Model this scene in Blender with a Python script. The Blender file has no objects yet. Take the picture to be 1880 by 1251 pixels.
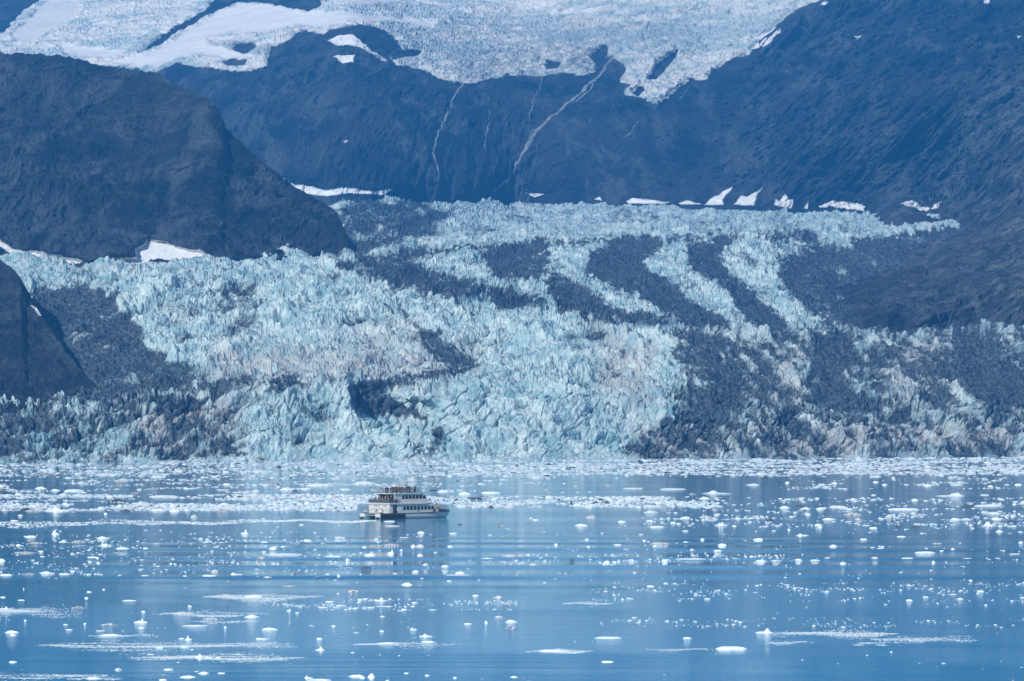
import bpy, math, numpy as np
from math import radians, sin, cos, pi

# ------------------------------------------------------------------ camera, light, exposure
S = bpy.context.scene
F, U0, VH, CZ = 5600.0, 940.0, 785.0, 22.0      # focal length (px), centre column, horizon row, eye height
K = CZ / 30.0                                   # terrain tables are for a 30 m eye height
cam = bpy.data.objects.new('camera', bpy.data.cameras.new('camera'))
S.collection.objects.link(cam); S.camera = cam
cam.location = (0, 0, CZ); cam.rotation_euler = (pi/2, 0, 0)
cam.data.sensor_width = 36; cam.data.lens = F*36/1880
cam.data.shift_y = (VH-625.5)/1880
cam.data.clip_start = 1; cam.data.clip_end = 30000

SUN = np.array([-0.37, -0.63, 0.50]); SUN /= np.linalg.norm(SUN)
el = math.asin(SUN[2]); az = math.atan2(SUN[0], SUN[1])
W = bpy.data.worlds.new('World'); S.world = W; W.use_nodes = True
sk = W.node_tree.nodes.new('ShaderNodeTexSky'); sk.sky_type = 'NISHITA'; sk.sun_disc = False
sk.sun_elevation = el; sk.sun_rotation = az; sk.air_density = 1.0; sk.dust_density = 0.3; sk.ozone_density = 1.0
bg = W.node_tree.nodes['Background']; bg.inputs['Strength'].default_value = 0.08
W.node_tree.links.new(sk.outputs['Color'], bg.inputs['Color'])
sl = bpy.data.lights.new('sun', 'SUN'); sl.energy = 4.9; sl.angle = radians(0.5); sl.color = (1, 0.975, 0.89)
so = bpy.data.objects.new('sun', sl); S.collection.objects.link(so)
from mathutils import Vector
so.rotation_euler = Vector(SUN.tolist()).to_track_quat('Z', 'Y').to_euler()
S.view_settings.view_transform = 'Standard'; S.view_settings.look = 'None'
S.view_settings.exposure = 0.38; S.view_settings.gamma = 1.0
c = S.cycles
c.max_bounces = 4; c.diffuse_bounces = 2; c.glossy_bounces = 2; c.transmission_bounces = 2; c.volume_bounces = 0
c.use_denoising = True; c.denoiser = 'OPENIMAGEDENOISE'
try: c.denoising_input_passes = 'RGB_ALBEDO_NORMAL'; c.denoising_prefilter = 'ACCURATE'
except Exception: pass

HAZE_DENSITY = 1.35e-4
HAZE_COLOR = (0.045, 0.36, 1.0, 1)

# ------------------------------------------------------------------ numpy noise
rs = np.random.RandomState(7)
PERM = rs.permutation(256).astype(np.int32); PERM = np.concatenate([PERM, PERM, PERM])
_g = rs.normal(size=(256, 3)); GR = (_g/np.linalg.norm(_g, axis=1)[:, None]).astype(np.float32)
RT = rs.rand(256, 4).astype(np.float32)
def _h(ix, iy, iz):
    return PERM[PERM[PERM[ix & 255] + (iy & 255)] + (iz & 255)]
def perlin(x, y, z):
    x = np.asarray(x, np.float32); y = np.asarray(y, np.float32); z = np.asarray(z, np.float32) + np.zeros_like(x)
    xi = np.floor(x).astype(np.int32); yi = np.floor(y).astype(np.int32); zi = np.floor(z).astype(np.int32)
    xf = x-xi; yf = y-yi; zf = z-zi
    s = lambda t: t*t*t*(t*(t*6-15)+10)
    wx, wy, wz = s(xf), s(yf), s(zf)
    def g(a, b, c_):
        q = GR[_h(xi+a, yi+b, zi+c_)]
        return q[..., 0]*(xf-a) + q[..., 1]*(yf-b) + q[..., 2]*(zf-c_)
    L = lambda a, b, t: a + (b-a)*t
    return 1.7*L(L(L(g(0,0,0), g(1,0,0), wx), L(g(0,1,0), g(1,1,0), wx), wy),
                 L(L(g(0,0,1), g(1,0,1), wx), L(g(0,1,1), g(1,1,1), wx), wy), wz)
def fbm(x, y, z, o=4, gain=0.5):
    r = 0; a = 1; n = 0
    for i in range(o):
        r = r + a*perlin(x*2**i+17.3*i, y*2**i+5.1*i, z*2**i-9.7*i); n += a; a *= gain
    return r/n
def ridged(x, y, z, o=4, gain=0.5):
    r = 0; a = 1; n = 0
    for i in range(o):
        r = r + a*(1-2*np.abs(perlin(x*2**i+31.7*i, y*2**i-11.3*i, z*2**i+3.9*i))); n += a; a *= gain
    return r/n
def voronoi(x, y, z):
    x = np.asarray(x, np.float32); y = np.asarray(y, np.float32); z = np.asarray(z, np.float32)
    xi = np.floor(x).astype(np.int32); yi = np.floor(y).astype(np.int32); zi = np.floor(z).astype(np.int32)
    f1 = np.full(x.shape, 9, np.float32); f2 = f1.copy(); cid = np.zeros(x.shape, np.float32)
    for a in (-1, 0, 1):
        for b in (-1, 0, 1):
            for c_ in (-1, 0, 1):
                q = RT[_h(xi+a, yi+b, zi+c_)]
                d = (xi+a+q[..., 0]-x)**2 + (yi+b+q[..., 1]-y)**2 + (zi+c_+q[..., 2]-z)**2
                n = d < f1
                f2 = np.where(n, f1, np.minimum(f2, d)); cid = np.where(n, q[..., 3], cid); f1 = np.where(n, d, f1)
    return np.sqrt(f1), np.sqrt(f2), cid
def sm(a, b, x):
    t = np.clip((x-a)/(b-a), 0, 1); return t*t*(3-2*t)
def poly(u, v, pts, soft=6.0):
    """1 inside a closed outline, falling to 0 over SOFT either side of its edge"""
    P = np.array(pts, np.float32); out = np.zeros(u.shape, np.float32)
    m = (u > P[:,0].min()-soft) & (u < P[:,0].max()+soft) & (v > P[:,1].min()-soft) & (v < P[:,1].max()+soft)
    if not m.any(): return out
    x = u[m]; y = v[m]; ins = np.zeros(x.shape, bool); d = np.full(x.shape, 1e9, np.float32)
    for i in range(len(P)):
        x1, y1 = P[i]; x2, y2 = P[(i+1) % len(P)]
        if y1 != y2: ins ^= ((y1 > y) != (y2 > y)) & (x < (x2-x1)*(y-y1)/(y2-y1)+x1)
        dx, dy = x2-x1, y2-y1
        t = np.clip(((x-x1)*dx+(y-y1)*dy)/(dx*dx+dy*dy+1e-9), 0, 1)
        d = np.minimum(d, (x-x1-t*dx)**2+(y-y1-t*dy)**2)
    d = np.sqrt(d)*np.where(ins, 1, -1)
    out[m] = sm(-soft, soft, d); return out
def line(u, v, pts, w):
    out = np.full(u.shape, 1e9, np.float32)
    for (x1, y1), (x2, y2) in zip(pts, pts[1:]):
        dx, dy = x2-x1, y2-y1
        t = np.clip(((u-x1)*dx+(v-y1)*dy)/(dx*dx+dy*dy), 0, 1)
        out = np.minimum(out, (u-x1-t*dx)**2+(v-y1-t*dy)**2)
    return 1-sm(w*0.5, w*1.3, np.sqrt(out))
def P3(u, v, Y):
    return np.stack([(u-U0)*Y/F, Y+0*u, CZ+(VH-v)*Y/F], -1)
def water_at(u, v):
    Y = F*CZ/(v-VH); return (u-U0)*Y/F, Y
def tps(pts):
    A = np.array(pts, float); X = A[:, :2]/300.0; n = len(A)
    def k(r2): return 0.5*r2*np.log(r2+1e-9)
    M = np.zeros((n+3, n+3)); r2 = ((X[:, None]-X[None])**2).sum(-1); M[:n, :n] = k(r2)+np.eye(n)*0.02
    M[:n, n] = 1; M[:n, n+1:] = X; M[n, :n] = 1; M[n+1:, :n] = X.T
    w = np.linalg.solve(M, np.concatenate([A[:, 2], [0, 0, 0]]))
    def f(u, v):
        u = u/300.0; v = v/300.0; r = w[n]+w[n+1]*u+w[n+2]*v
        for i in range(n): r = r + w[i]*k((u-X[i, 0])**2+(v-X[i, 1])**2)
        return r
    return f

# ------------------------------------------------------------------ objects
def tag(o, label=None, cat=None, group=None, kind=None):
    if label: o['label'] = label
    if cat: o['category'] = cat
    if group: o['group'] = group
    if kind: o['kind'] = kind
    return o
def link(o, parent=None):
    S.collection.objects.link(o)
    if parent is not None: o.parent = parent
    return o
def mesh_np(name, V, Fc, mats, attrs=None, smooth=False, parent=None):
    """V (n,3), Fc (m,3 or 4) -> one mesh object"""
    me = bpy.data.meshes.new(name); Fc = np.asarray(Fc, np.int32); k = Fc.shape[1]
    me.vertices.add(len(V)); me.vertices.foreach_set('co', np.ascontiguousarray(V, np.float32).ravel())
    me.loops.add(Fc.size); me.loops.foreach_set('vertex_index', Fc.ravel())
    me.polygons.add(len(Fc)); me.polygons.foreach_set('loop_start', np.arange(0, Fc.size, k, dtype=np.int32))
    me.polygons.foreach_set('use_smooth', np.full(len(Fc), smooth))
    me.update(calc_edges=True)
    for a, vals in (attrs or {}).items():
        at = me.attributes.new(a, 'FLOAT', 'POINT'); at.data.foreach_set('value', np.ascontiguousarray(vals, np.float32).ravel())
    for m in (mats if isinstance(mats, (list, tuple)) else [mats]): me.materials.append(m)
    return link(bpy.data.objects.new(name, me), parent)
def grid_faces(nr, nc):
    i = np.arange(nr*nc).reshape(nr, nc)
    return np.stack([i[:-1, :-1], i[:-1, 1:], i[1:, 1:], i[1:, :-1]], -1).reshape(-1, 4)
def normals(P):
    a = np.gradient(P, axis=1); b = np.gradient(P, axis=0); n = np.cross(a, b)
    n /= np.linalg.norm(n, axis=-1, keepdims=True)+1e-9
    return n*np.sign(-(n*(P-np.array([0, 0, CZ]))).sum(-1, keepdims=True))
def blur(A, r, ax):
    k = np.ones(2*r+1)/(2*r+1); Q = np.pad(A, [(r, r) if i == ax else (0, 0) for i in range(2)], mode='edge')
    return np.apply_along_axis(lambda m: np.convolve(m, k, 'valid'), ax, Q)

# ------------------------------------------------------------------ materials
def nt(name):
    m = bpy.data.materials.new(name); m.use_nodes = True; t = m.node_tree
    return m, t, t.nodes['Principled BSDF']
class NB:
    def __init__(s, t): s.t = t
    def n(s, ty, **kw):
        o = s.t.nodes.new(ty)
        for k_, v in kw.items(): setattr(o, k_, v)
        return o
    def l(s, a, b): s.t.links.new(a, b)
    def val(s, sock, x):
        if hasattr(x, 'is_output') or isinstance(x, bpy.types.NodeSocket): s.l(x, sock)
        else: sock.default_value = x
    def math(s, op, a, b=0.0, clamp=False):
        o = s.n('ShaderNodeMath', operation=op); o.use_clamp = clamp; s.val(o.inputs[0], a); s.val(o.inputs[1], b); return o.outputs[0]
    def ramp(s, x, a, b):
        o = s.n('ShaderNodeMapRange', interpolation_type='SMOOTHSTEP'); s.l(x, o.inputs[0]); s.val(o.inputs[1], a); s.val(o.inputs[2], b); return o.outputs[0]
    def mix(s, f, a, b):
        o = s.n('ShaderNodeMix', data_type='RGBA'); s.val(o.inputs[0], f); s.val(o.inputs[6], a); s.val(o.inputs[7], b); return o.outputs[2]
    def attr(s, nm): return s.n('ShaderNodeAttribute', attribute_name=nm).outputs['Fac']
    def noise(s, scale, det=4, rough=0.6, mp=(1, 1, 1), dist=0.0, rot=(0, 0, 0)):
        g = s.n('ShaderNodeNewGeometry'); m = s.n('ShaderNodeMapping'); m.inputs['Scale'].default_value = mp; m.inputs['Rotation'].default_value = rot
        s.l(g.outputs['Position'], m.inputs['Vector'])
        o = s.n('ShaderNodeTexNoise'); s.l(m.outputs[0], o.inputs['Vector'])
        o.inputs['Scale'].default_value = scale; o.inputs['Detail'].default_value = det; o.inputs['Roughness'].default_value = rough; o.inputs['Distortion'].default_value = dist
        return o.outputs['Fac']
    def bump(s, b, h, strength, dist, prev=None):
        o = s.n('ShaderNodeBump'); o.inputs['Strength'].default_value = strength; o.inputs['Distance'].default_value = dist
        s.l(h, o.inputs['Height'])
        if prev is not None: s.l(prev, o.inputs['Normal'])
        return o.outputs[0]
def C(r, g, b): return (r, g, b, 1)

def glacier_material():
    m, t, b = nt('glacier_ice'); N = NB(t)
    n1 = N.noise(0.03, 5, 0.65); n2 = N.noise(0.22, 5, 0.7, mp=(1, 1, 0.45)); n3 = N.noise(0.012, 4, 0.6); n4 = N.noise(0.9, 3, 0.7)
    ice = N.mix(N.ramp(N.noise(0.05, 5, 0.7), 0.36, 0.64), C(0.62, 0.73, 0.735), C(0.27, 0.455, 0.51))
    ice = N.mix(N.math('MULTIPLY', N.ramp(N.noise(0.11, 6, 0.75, mp=(1, .6, .8), dist=.4), 0.50, 0.64), 0.55), ice, C(0.30, 0.37, 0.41))
    ice = N.mix(N.ramp(n2, 0.56, 0.72), ice, C(0.72, 0.80, 0.79))
    tan = N.math('MULTIPLY', N.attr('tan'), N.ramp(N.noise(0.12, 5, 0.7), 0.36, 0.56))
    ice = N.mix(tan, ice, C(0.42, 0.36, 0.34))
    d = N.math('ADD', N.math('MULTIPLY', N.attr('dirt'), 1.08), N.math('MULTIPLY', N.math('SUBTRACT', n2, 0.5), 1.7))
    d = N.math('ADD', d, N.math('MULTIPLY', N.math('SUBTRACT', N.noise(0.045, 5, 0.7, mp=(1, 0.6, 0.7), rot=(0, 0.5, 0.2), dist=0.6), 0.5), 1.5))
    d = N.math('ADD', d, N.math('MULTIPLY', N.math('SUBTRACT', n4, 0.5), 0.9))
    dm = N.ramp(d, 0.28, 0.88)
    rock = N.mix(N.ramp(N.noise(0.35, 6, 0.8), 0.38, 0.68), C(0.008, 0.018, 0.034), C(0.13, 0.17, 0.205))
    N.l(N.mix(dm, ice, rock), b.inputs['Base Color'])
    b.inputs['Roughness'].default_value = 0.65; b.inputs['Specular IOR Level'].default_value = 0.3
    N.l(N.bump(b, N.noise(0.45, 5, 0.75, mp=(1, 1, 0.6)), 1.0, 1.2), b.inputs['Normal'])
    return m
def rock_material(name, a, b_, light, ice=False):
    m, t, b = nt(name); N = NB(t)
    n1 = N.noise(0.006, 6, 0.65); n2 = N.noise(0.05, 6, 0.7, mp=(1, 1, 0.5)); n3 = N.noise(0.03, 5, 0.7)
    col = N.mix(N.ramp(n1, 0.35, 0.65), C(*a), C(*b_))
    col = N.mix(N.math('MULTIPLY', N.attr('scree'), N.ramp(n2, 0.42, 0.62)), col, C(*light))
    col = N.mix(N.math('MULTIPLY', N.ramp(n2, 0.60, 0.72), 0.35), col, C(0.13, 0.14, 0.145))
    if ice:
        n5 = N.noise(0.008, 6, 0.7, mp=(0.6, 0.6, 1.8), dist=1.0)
        ic = N.mix(N.ramp(N.math('ADD', n5, N.math('MULTIPLY', N.math('SUBTRACT', n3, 0.5), 0.5)), 0.4, 0.6), C(0.84, 0.85, 0.84), C(0.50, 0.62, 0.66))
        ic = N.mix(N.math('MULTIPLY', N.attr('dirt'), N.ramp(n2, 0.35, 0.6)), ic, C(0.13, 0.16, 0.19))
        e = N.math('ADD', N.attr('ice'), N.math('ADD', N.math('MULTIPLY', N.math('SUBTRACT', n2, 0.5), 1.1), N.math('MULTIPLY', N.math('SUBTRACT', N.noise(0.15, 5, 0.8), 0.5), 1.3)))
        col = N.mix(N.ramp(e, 0.42, 0.55), col, ic)
        fl = N.attr('fall'); e = N.math('ADD', fl, N.math('MULTIPLY', N.math('SUBTRACT', N.noise(0.12, 4, 0.7), 0.5), 1.2))
        col = N.mix(N.math('MULTIPLY', N.ramp(e, 0.5, 0.8), 0.5), col, C(0.6, 0.66, 0.68))
    st = N.noise(0.02, 6, 0.72, mp=(1.0, 0.35, 0.22), rot=(0, -0.6, 0), dist=0.5)
    col = N.mix(N.math('MULTIPLY', N.ramp(st, 0.48, 0.62), 0.6 if not ice else N.math('MULTIPLY', N.math('SUBTRACT', 1.0, N.attr('ice'), True), 0.5)), col, C(*[x_*.8 for x_ in light]))
    e = N.math('ADD', N.attr('snow'), N.math('MULTIPLY', N.math('SUBTRACT', n3, 0.5), 0.8))
    col = N.mix(N.ramp(e, 0.42, 0.56), col, N.mix(n1, C(0.84, 0.86, 0.88), C(0.72, 0.74, 0.76)))
    N.l(col, b.inputs['Base Color']); b.inputs['Roughness'].default_value = 0.85; b.inputs['Specular IOR Level'].default_value = 0.2
    hh = N.math('MULTIPLY', N.math('ADD', N.noise(0.08, 6, 0.75, mp=(1, 1, 0.4)), st), N.math('SUBTRACT', 1.0, N.math('MULTIPLY', N.attr('snow'), 0.9)))
    N.l(N.bump(b, hh, 1.0, 9.0), b.inputs['Normal'])
    return m
def flat_mat(name, col, rough=0.5, metal=0.0, var=0.06, scale=3.0):
    m, t, b = nt(name); N = NB(t)
    n = N.noise(scale, 4, 0.6)
    N.l(N.mix(n, C(*[x*(1-var) for x in col]), C(*[min(1, x*(1+var)) for x in col])), b.inputs['Base Color'])
    b.inputs['Roughness'].default_value = rough; b.inputs['Metallic'].default_value = metal
    return m
def floe_material(name, a, b_, d, amt):
    m, t, b = nt(name); N = NB(t)
    oi = N.n('ShaderNodeObjectInfo')
    col = N.mix(N.ramp(N.noise(1.3, 5, 0.7), 0.4, 0.62), C(*a), C(*b_))
    e = N.math('ADD', N.noise(2.2, 5, 0.75), N.math('MULTIPLY', N.math('SUBTRACT', oi.outputs['Random'], 0.5), 0.10))
    col = N.mix(N.ramp(e, 1-amt, 1-amt+0.12), col, C(*d))
    N.l(col, b.inputs['Base Color']); b.inputs['Roughness'].default_value = 0.5
    N.l(N.bump(b, N.noise(6, 4, 0.7), 0.6, 0.08), b.inputs['Normal'])
    return m
def water_material():
    m, t, b = nt('fjord_water'); N = NB(t)
    b.inputs['Base Color'].default_value = C(0.045, 0.31, 0.58)
    b.inputs['Roughness'].default_value = 0.05; b.inputs['IOR'].default_value = 1.333
    geo = N.n('ShaderNodeNewGeometry'); sp = N.n('ShaderNodeSeparateXYZ'); N.l(geo.outputs['Position'], sp.inputs[0])
    swell = N.noise(1.0, 3, 0.5, mp=(0.006, 0.05, 1), rot=(0, 0, 0.05))
    rip = N.noise(1.0, 5, 0.65, mp=(0.25, 0.9, 1))
    calm = N.ramp(N.noise(1.0, 2, 0.5, mp=(0.008, 0.02, 1)), 0.35, 0.65)
    # wake: long low crests behind the boat, fading away from it
    wv = N.n('ShaderNodeTexWave', wave_type='BANDS', bands_direction='Y', wave_profile='SIN')
    mp = N.n('ShaderNodeMapping'); N.l(geo.outputs['Position'], mp.inputs['Vector']); mp.inputs['Scale'].default_value = (0.0015, 0.0100, 1); mp.inputs['Rotation'].default_value = (0, 0, 0.02)
    N.l(mp.outputs[0], wv.inputs['Vector']); wv.inputs['Scale'].default_value = 1.0; wv.inputs['Distortion'].default_value = 2.2; wv.inputs['Detail'].default_value = 0.6; wv.inputs['Detail Scale'].default_value = 1.5
    near = N.ramp(sp.outputs['Y'], 640.0, 560.0); far = N.ramp(sp.outputs['Y'], 400.0, 500.0)
    wm = N.math('MULTIPLY', N.math('MULTIPLY', near, far), N.math('ADD', .22, N.math('MULTIPLY', N.ramp(sp.outputs['X'], -90.0, -30.0), N.ramp(sp.outputs['X'], 95.0, 20.0))))
    wh = N.math('MULTIPLY', wv.outputs['Fac'], wm)
    n0 = N.bump(b, swell, 1.0, 0.16)
    n1 = N.bump(b, wh, 1.0, 0.45, n0)
    n2 = N.bump(b, N.math('MULTIPLY', rip, N.math('ADD', 0.25, calm)), 1.0, 0.055, n1)
    N.l(n2, b.inputs['Normal'])
    return m

# ------------------------------------------------------------------ glacier
def lerp_tab(tab, u):
    """tab {u: [(v,Y)...]} -> arrays of v and Y per key for every column u"""
    us = sorted(tab); n = len(tab[us[0]])
    return [(np.interp(u, us, [tab[k][i][0] for k in us]), np.interp(u, us, [tab[k][i][1] for k in us])) for i in range(n)]
GT = {
 -260: [(852,2560),(775,2640),(730,2850),(540,3300),(497,3600),(478,3900)],
 0:    [(850,2600),(768,2665),(725,2860),(535,3300),(492,3600),(474,3900)],
 300:  [(848,2660),(722,2740),(690,2960),(515,3400),(486,3700),(478,3900)],
 640:  [(846,2720),(702,2800),(660,3060),(492,3600),(470,3900),(364,5200)],
 940:  [(844,2800),(702,2890),(640,3160),(560,3450),(438,4300),(376,6500)],
 1240: [(842,2900),(735,2990),(612,3250),(597,3520),(430,4400),(382,6300)],
 1560: [(840,3030),(745,3110),(604,3350),(598,3700),(425,4700),(393,5900)],
 1880: [(838,3160),(740,3240),(601,3450),(597,3800),(420,4700),(402,5200)],
 2140: [(836,3250),(740,3330),(602,3520),(597,3850),(420,4700),(402,5200)]}
G_top = lerp_tab(GT, np.arange(-260, 2141, 1.0))
def glacierY(u, v):
    """depth of the glacier surface for outline coordinates (u, v)"""
    ks = lerp_tab(GT, u); Y = ks[0][1]*K - 0*u
    for (va, Ya), (vb, Yb) in zip(ks, ks[1:]):
        t = np.clip((va-v)/(va-vb), 0, 1); Y = Y + (Yb-Ya)*K*t
    return Y
DIRT_SHADE = [  # debris on the ice, and the alcove's shadow painted in with it
 (1.0, 14, [(60,532),(150,522),(205,540),(250,590),(272,640),(330,672),(340,700),(250,725),(150,740),(90,640),(60,580)]),
 (1.0, 5, [(600,473),(700,464),(800,458),(900,448),(1000,441),(1160,437),(1160,443),(1000,450),(900,457),(800,467),(750,477)]),
 (1.0, 7, [(608,480),(753,470),(790,500),(838,513),(893,518),(893,534),(838,549),(790,534),(736,520),(661,508)]),
 (1.0, 5, [(889,521),(944,528),(948,544),(896,543)]), (.95, 6, [(950,546),(998,541),(1007,561),(971,571),(906,560),(900,545)]),
 (.9, 9, [(882,466),(940,445),(1008,447),(1002,479),(1008,503),(968,517),(920,517),(896,486)]),
 (.95, 8, [(1025,501),(1049,511),(1094,541),(1111,558),(1179,573),(1232,586),(1213,602),(1145,597),(1094,587),(1029,575),(1008,541),(1000,518)]),
 (1.1, 7, [(1077,470),(1128,443),(1206,433),(1216,450),(1179,479),(1196,500),(1242,527),(1258,550),(1319,583),(1350,600),(1290,603),(1250,592),(1186,556),(1145,526),(1094,515),(1080,496)]),
 (.75, 6, [(1200,436),(1290,431),(1400,429),(1490,426),(1505,432),(1490,441),(1380,441),(1300,442),(1200,450)]),
 (1.1, 7, [(1265,455),(1308,438),(1347,440),(1321,473),(1325,493),(1362,524),(1419,571),(1458,600),(1400,600),(1353,565),(1332,533),(1272,497)]),
 (1.0, 13, [(1482,458),(1562,447),(1630,438),(1680,430),(1700,440),(1620,480),(1580,520),(1570,606),(1525,600),(1504,583),(1453,547),(1431,507),(1439,484)]),
 (1.05, 8, [(1556,449),(1680,427),(1735,414),(1800,410),(1800,600),(1560,604)]),
 (.95, 16, [(1221,603),(1290,600),(1335,636),(1362,713),(1368,760),(1310,776),(1262,752),(1252,683)]),
 (1.1, 14, [(1478,604),(1567,603),(1573,646),(1548,687),(1573,724),(1645,739),(1590,758),(1508,754),(1474,704),(1493,646)]),
 (.85, 8, [(1590,813),(1612,784),(1649,750),(1684,752),(1629,808),(1534,815)]),
 (1.0, 7, [(634,706),(720,690),(790,684),(885,668),(832,686),(722,708),(700,722),(745,746),(795,766),(720,766),(642,744)]),  # the alcove: its shadow painted dark over the notch
 (1.0, 18, [(1750,604),(1813,622),(1880,670),(2140,690),(2140,765),(1880,750),(1828,778),(1790,748),(1758,702)]),
 (.47, 26, [(1232,598),(2140,598),(2140,845),(1150,845),(1190,790),(1250,720)]),
 (.95, 7, [(728,566),(765,590),(806,612),(842,650),(890,668),(832,674),(798,650),(756,600)]),
 (.9, 5, [(694,544),(706,546),(722,574),(712,576)]),
 (.78, 16, [(622,362),(765,368),(822,392),(806,430),(770,452),(620,472),(624,420)]), (.5, 8, [(784,382),(822,392),(812,420),(790,414)]),
 (.5, 22, [(400,520),(470,530),(480,600),(430,620),(400,580)]),
 (.8, 12, [(316,655),(395,675),(371,697),(310,714)]), (.8, 8, [(316,714),(456,682),(469,698),(386,718),(333,727)]), (.8, 8, [(479,718),(502,694),(544,683),(557,702),(509,725)]),
 (.85, 16, [(281,717),(388,738),(374,785),(316,806),(288,758)]), (.65, 20, [(-260,752),(130,738),(142,790),(55,812),(52,852),(-260,852)]),
 (.30, 40, [(-260,730),(200,715),(560,690),(640,720),(640,780),(480,830),(300,850),(-260,852)]),
 (.8, 6, [(795,785),(812,782),(820,810),(800,835),(770,842),(790,810)]), (.8, 5, [(738,838),(760,826),(775,800),(770,832),(745,842)]),
 (.55, 12, [(1130,840),(1180,790),(1245,770),(1255,800),(1200,842)]), (.8, 5, [(375,800),(420,815),(450,835),(430,835),(385,815)])]
TAN = [(.9, 40, [(230,780),(330,740),(440,740),(420,810),(300,830)]),(.6, 40, [(1100,600),(1200,640),(1180,740),(1100,720)]),
 (.8, 40, [(1180,790),(1880,770),(1880,840),(1180,840)]),(.7, 50, [(400,640),(860,640),(820,690),(380,700)]),(.5, 40, [(1340,610),(1470,620),(1500,760),(1380,760)]),
 (.6, 40, [(1600,620),(1740,620),(1760,760),(1640,760)]),(.5, 30, [(640,600),(760,590),(800,640),(650,660)])]
def build_glacier(mat):
    us = np.arange(-260, 2140, 1.5); vs = np.concatenate([np.arange(905, 840, -3.0), np.arange(840, 420, -1.15), np.arange(420, 352, -0.8)])
    u, v = np.meshgrid(us, vs); u = u.astype(np.float32); v = v.astype(np.float32)
    Y = glacierY(u, v)
    Y = blur(blur(Y, 6, 0), 12, 1)
    top = np.interp(us, np.arange(-260, 2141, 1.0), G_top[5][0])[None]
    P = P3(u, v, Y); P[..., 2] -= 2.0
    # beyond its far edge the ice dips out of sight behind it
    over = np.clip(top-v, 0, None); P[..., 1] += over*6; P[..., 2] = np.where(over > 0, P[..., 2]-over*4, P[..., 2])
    n = normals(P); x, y, z = P[..., 0], P[..., 1], P[..., 2]
    wp = 12*perlin(x/50, y/60, z/40)
    hol = fbm((x+wp)/46, y/70, z/30, 5, .62)
    def streak(deg, la, lb, k_):
        ca, sa = cos(radians(deg)), sin(radians(deg)); a_ = ca*u+sa*v; b_ = -sa*u+ca*v + 9*fbm(x/60+k_, y/90, z/60, 2)
        return fbm(a_/la, b_/lb, np.full(u.shape, k_, np.float32), 4, .6)
    wR = sm(980, 1150, u)
    flow = wR*streak(36, 130, 17, 3.3)+(1-wR)*streak(-13, 150, 15, 8.1)
    wa = 17*fbm((x+z)/26, y/60, z/20, 5, .68); wb = 8*fbm(x/26+9, y/60, z/20, 5, .68)
    wu = u+wa; wv = v+wb
    dirt = np.zeros(u.shape, np.float32)
    for a, s, p in DIRT_SHADE: dirt = np.maximum(dirt, a*poly(wu, wv, p, s+8))
    # displacement; hollows sink between the ridges and get painted shade with their dirt
    q = 1-0.5*sm(0.5, 1, dirt)
    warp = 7*fbm(x/25, y/25, z/25, 3)
    mod = sm(-.45, .45, fbm(x/60+4, y/80, z/45, 3)); mod2 = sm(-.4, .4, fbm(x/90-8, y/70+3, z/60, 2))
    f1, f2, cid = voronoi((x+warp)/4.6, (y+warp)/5.0, z/6.0)
    g1, g2, cid2 = voronoi((x-warp)/1.9, y/2.4, z/2.4)
    flatness = np.clip(n[..., 2], 0, 1)
    rid = ridged(x/36+.3*mod, y/26, z/30, 5, .6); rid2 = ridged(x/11+warp/14, y/14, z/16, 4, .6)
    big = fbm(x/100, y/110, z/60, 4)
    wq = 10*fbm(x/40, y/40, z/40, 3)
    up = 13*fbm(x/120, y/90, z/90, 3) + 9*ridged((x+wq)/55, (y-wq)/48, z/50, 4, .55) + 4.5*ridged((x-wq)/19, y/17, z/22, 4, .6)*(.35+.9*mod2)
    up = up + (3.4*cid - 1.8*np.exp(-(f2-f1)*8))*(.1+1.0*mod) + (1.0*cid2 - .5*np.exp(-(g2-g1)*8))*(.5+.5*mod2) + .4*perlin(x/1.6, y/1.6, z/2)
    shelf = poly(wu, wv, [(330,640),(620,640),(830,668),(900,650),(1000,610),(1180,625),(1200,700),(900,696),(780,672),(600,690),(400,688)], 22)
    shelf = np.maximum(shelf, .6*poly(wu, wv, [(-260,490),(640,478),(640,500),(300,520),(-260,540)], 12))
    scar = poly(wu, wv, [(560,770),(660,765),(700,706),(1180,700),(1215,740),(1170,846),(560,846)], 22)
    up = up*(1-.62*shelf)*.46 - 11*flow - 6*hol
    far = sm(3200*K, 4600*K, P[..., 1])
    up = up*q*(1-0.5*far)
    lip = poly(wu, wv, [(1190,428),(1700,405),(1720,425),(1560,450),(1190,452)], 8); crest = sm(0, 34, v-top)
    up = up*(.25+.75*crest)*(1+.8*lip)
    out = 26*big + 9.0*rid + 3.5*rid2 + (3.0*(cid-.5) - 2.5*np.exp(-(f2-f1)*9))*(.1+.9*mod) + 1.8*(cid2-.5) + 4*fbm(x/16, y/16, z/40, 3) + .8*perlin(x/1.8, y/1.8, z/2.4)
    out = out*q*(1-flatness*0.4)
    low = sm(-4, 10, z)
    face = 1-sm(40, 62, z)
    ck = np.abs(fbm((x+.5*z)/38+3, y/60, z/26, 3)); ck2 = np.abs(fbm((x-.7*z)/24-5, y/50, z/30, 3))
    out = out - 7*face*np.exp(-(ck/.022)**2) - 5*face*np.exp(-(ck2/.02)**2) - 7*sm(.0, .6, -hol)*0 + 6*sm(0, .4, -hol) - 5*sm(0, .4, hol)
    alc = poly(wu, wv, [(640,705),(720,694),(800,740),(795,764),(720,765),(642,746)], 7)
    up = up*(1-0.72*scar); out = out*(1-0.45*scar) + scar*(8*ridged(x/34+z/22, y/30, z/20, 3, .5)-3)
    P = P + n*(out*low*0.9)[..., None]
    P[..., 1] += alc*16 + 7*poly(wu, wv, [(634,706),(720,690),(885,668),(722,708),(795,766),(642,744)], 6)
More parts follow.
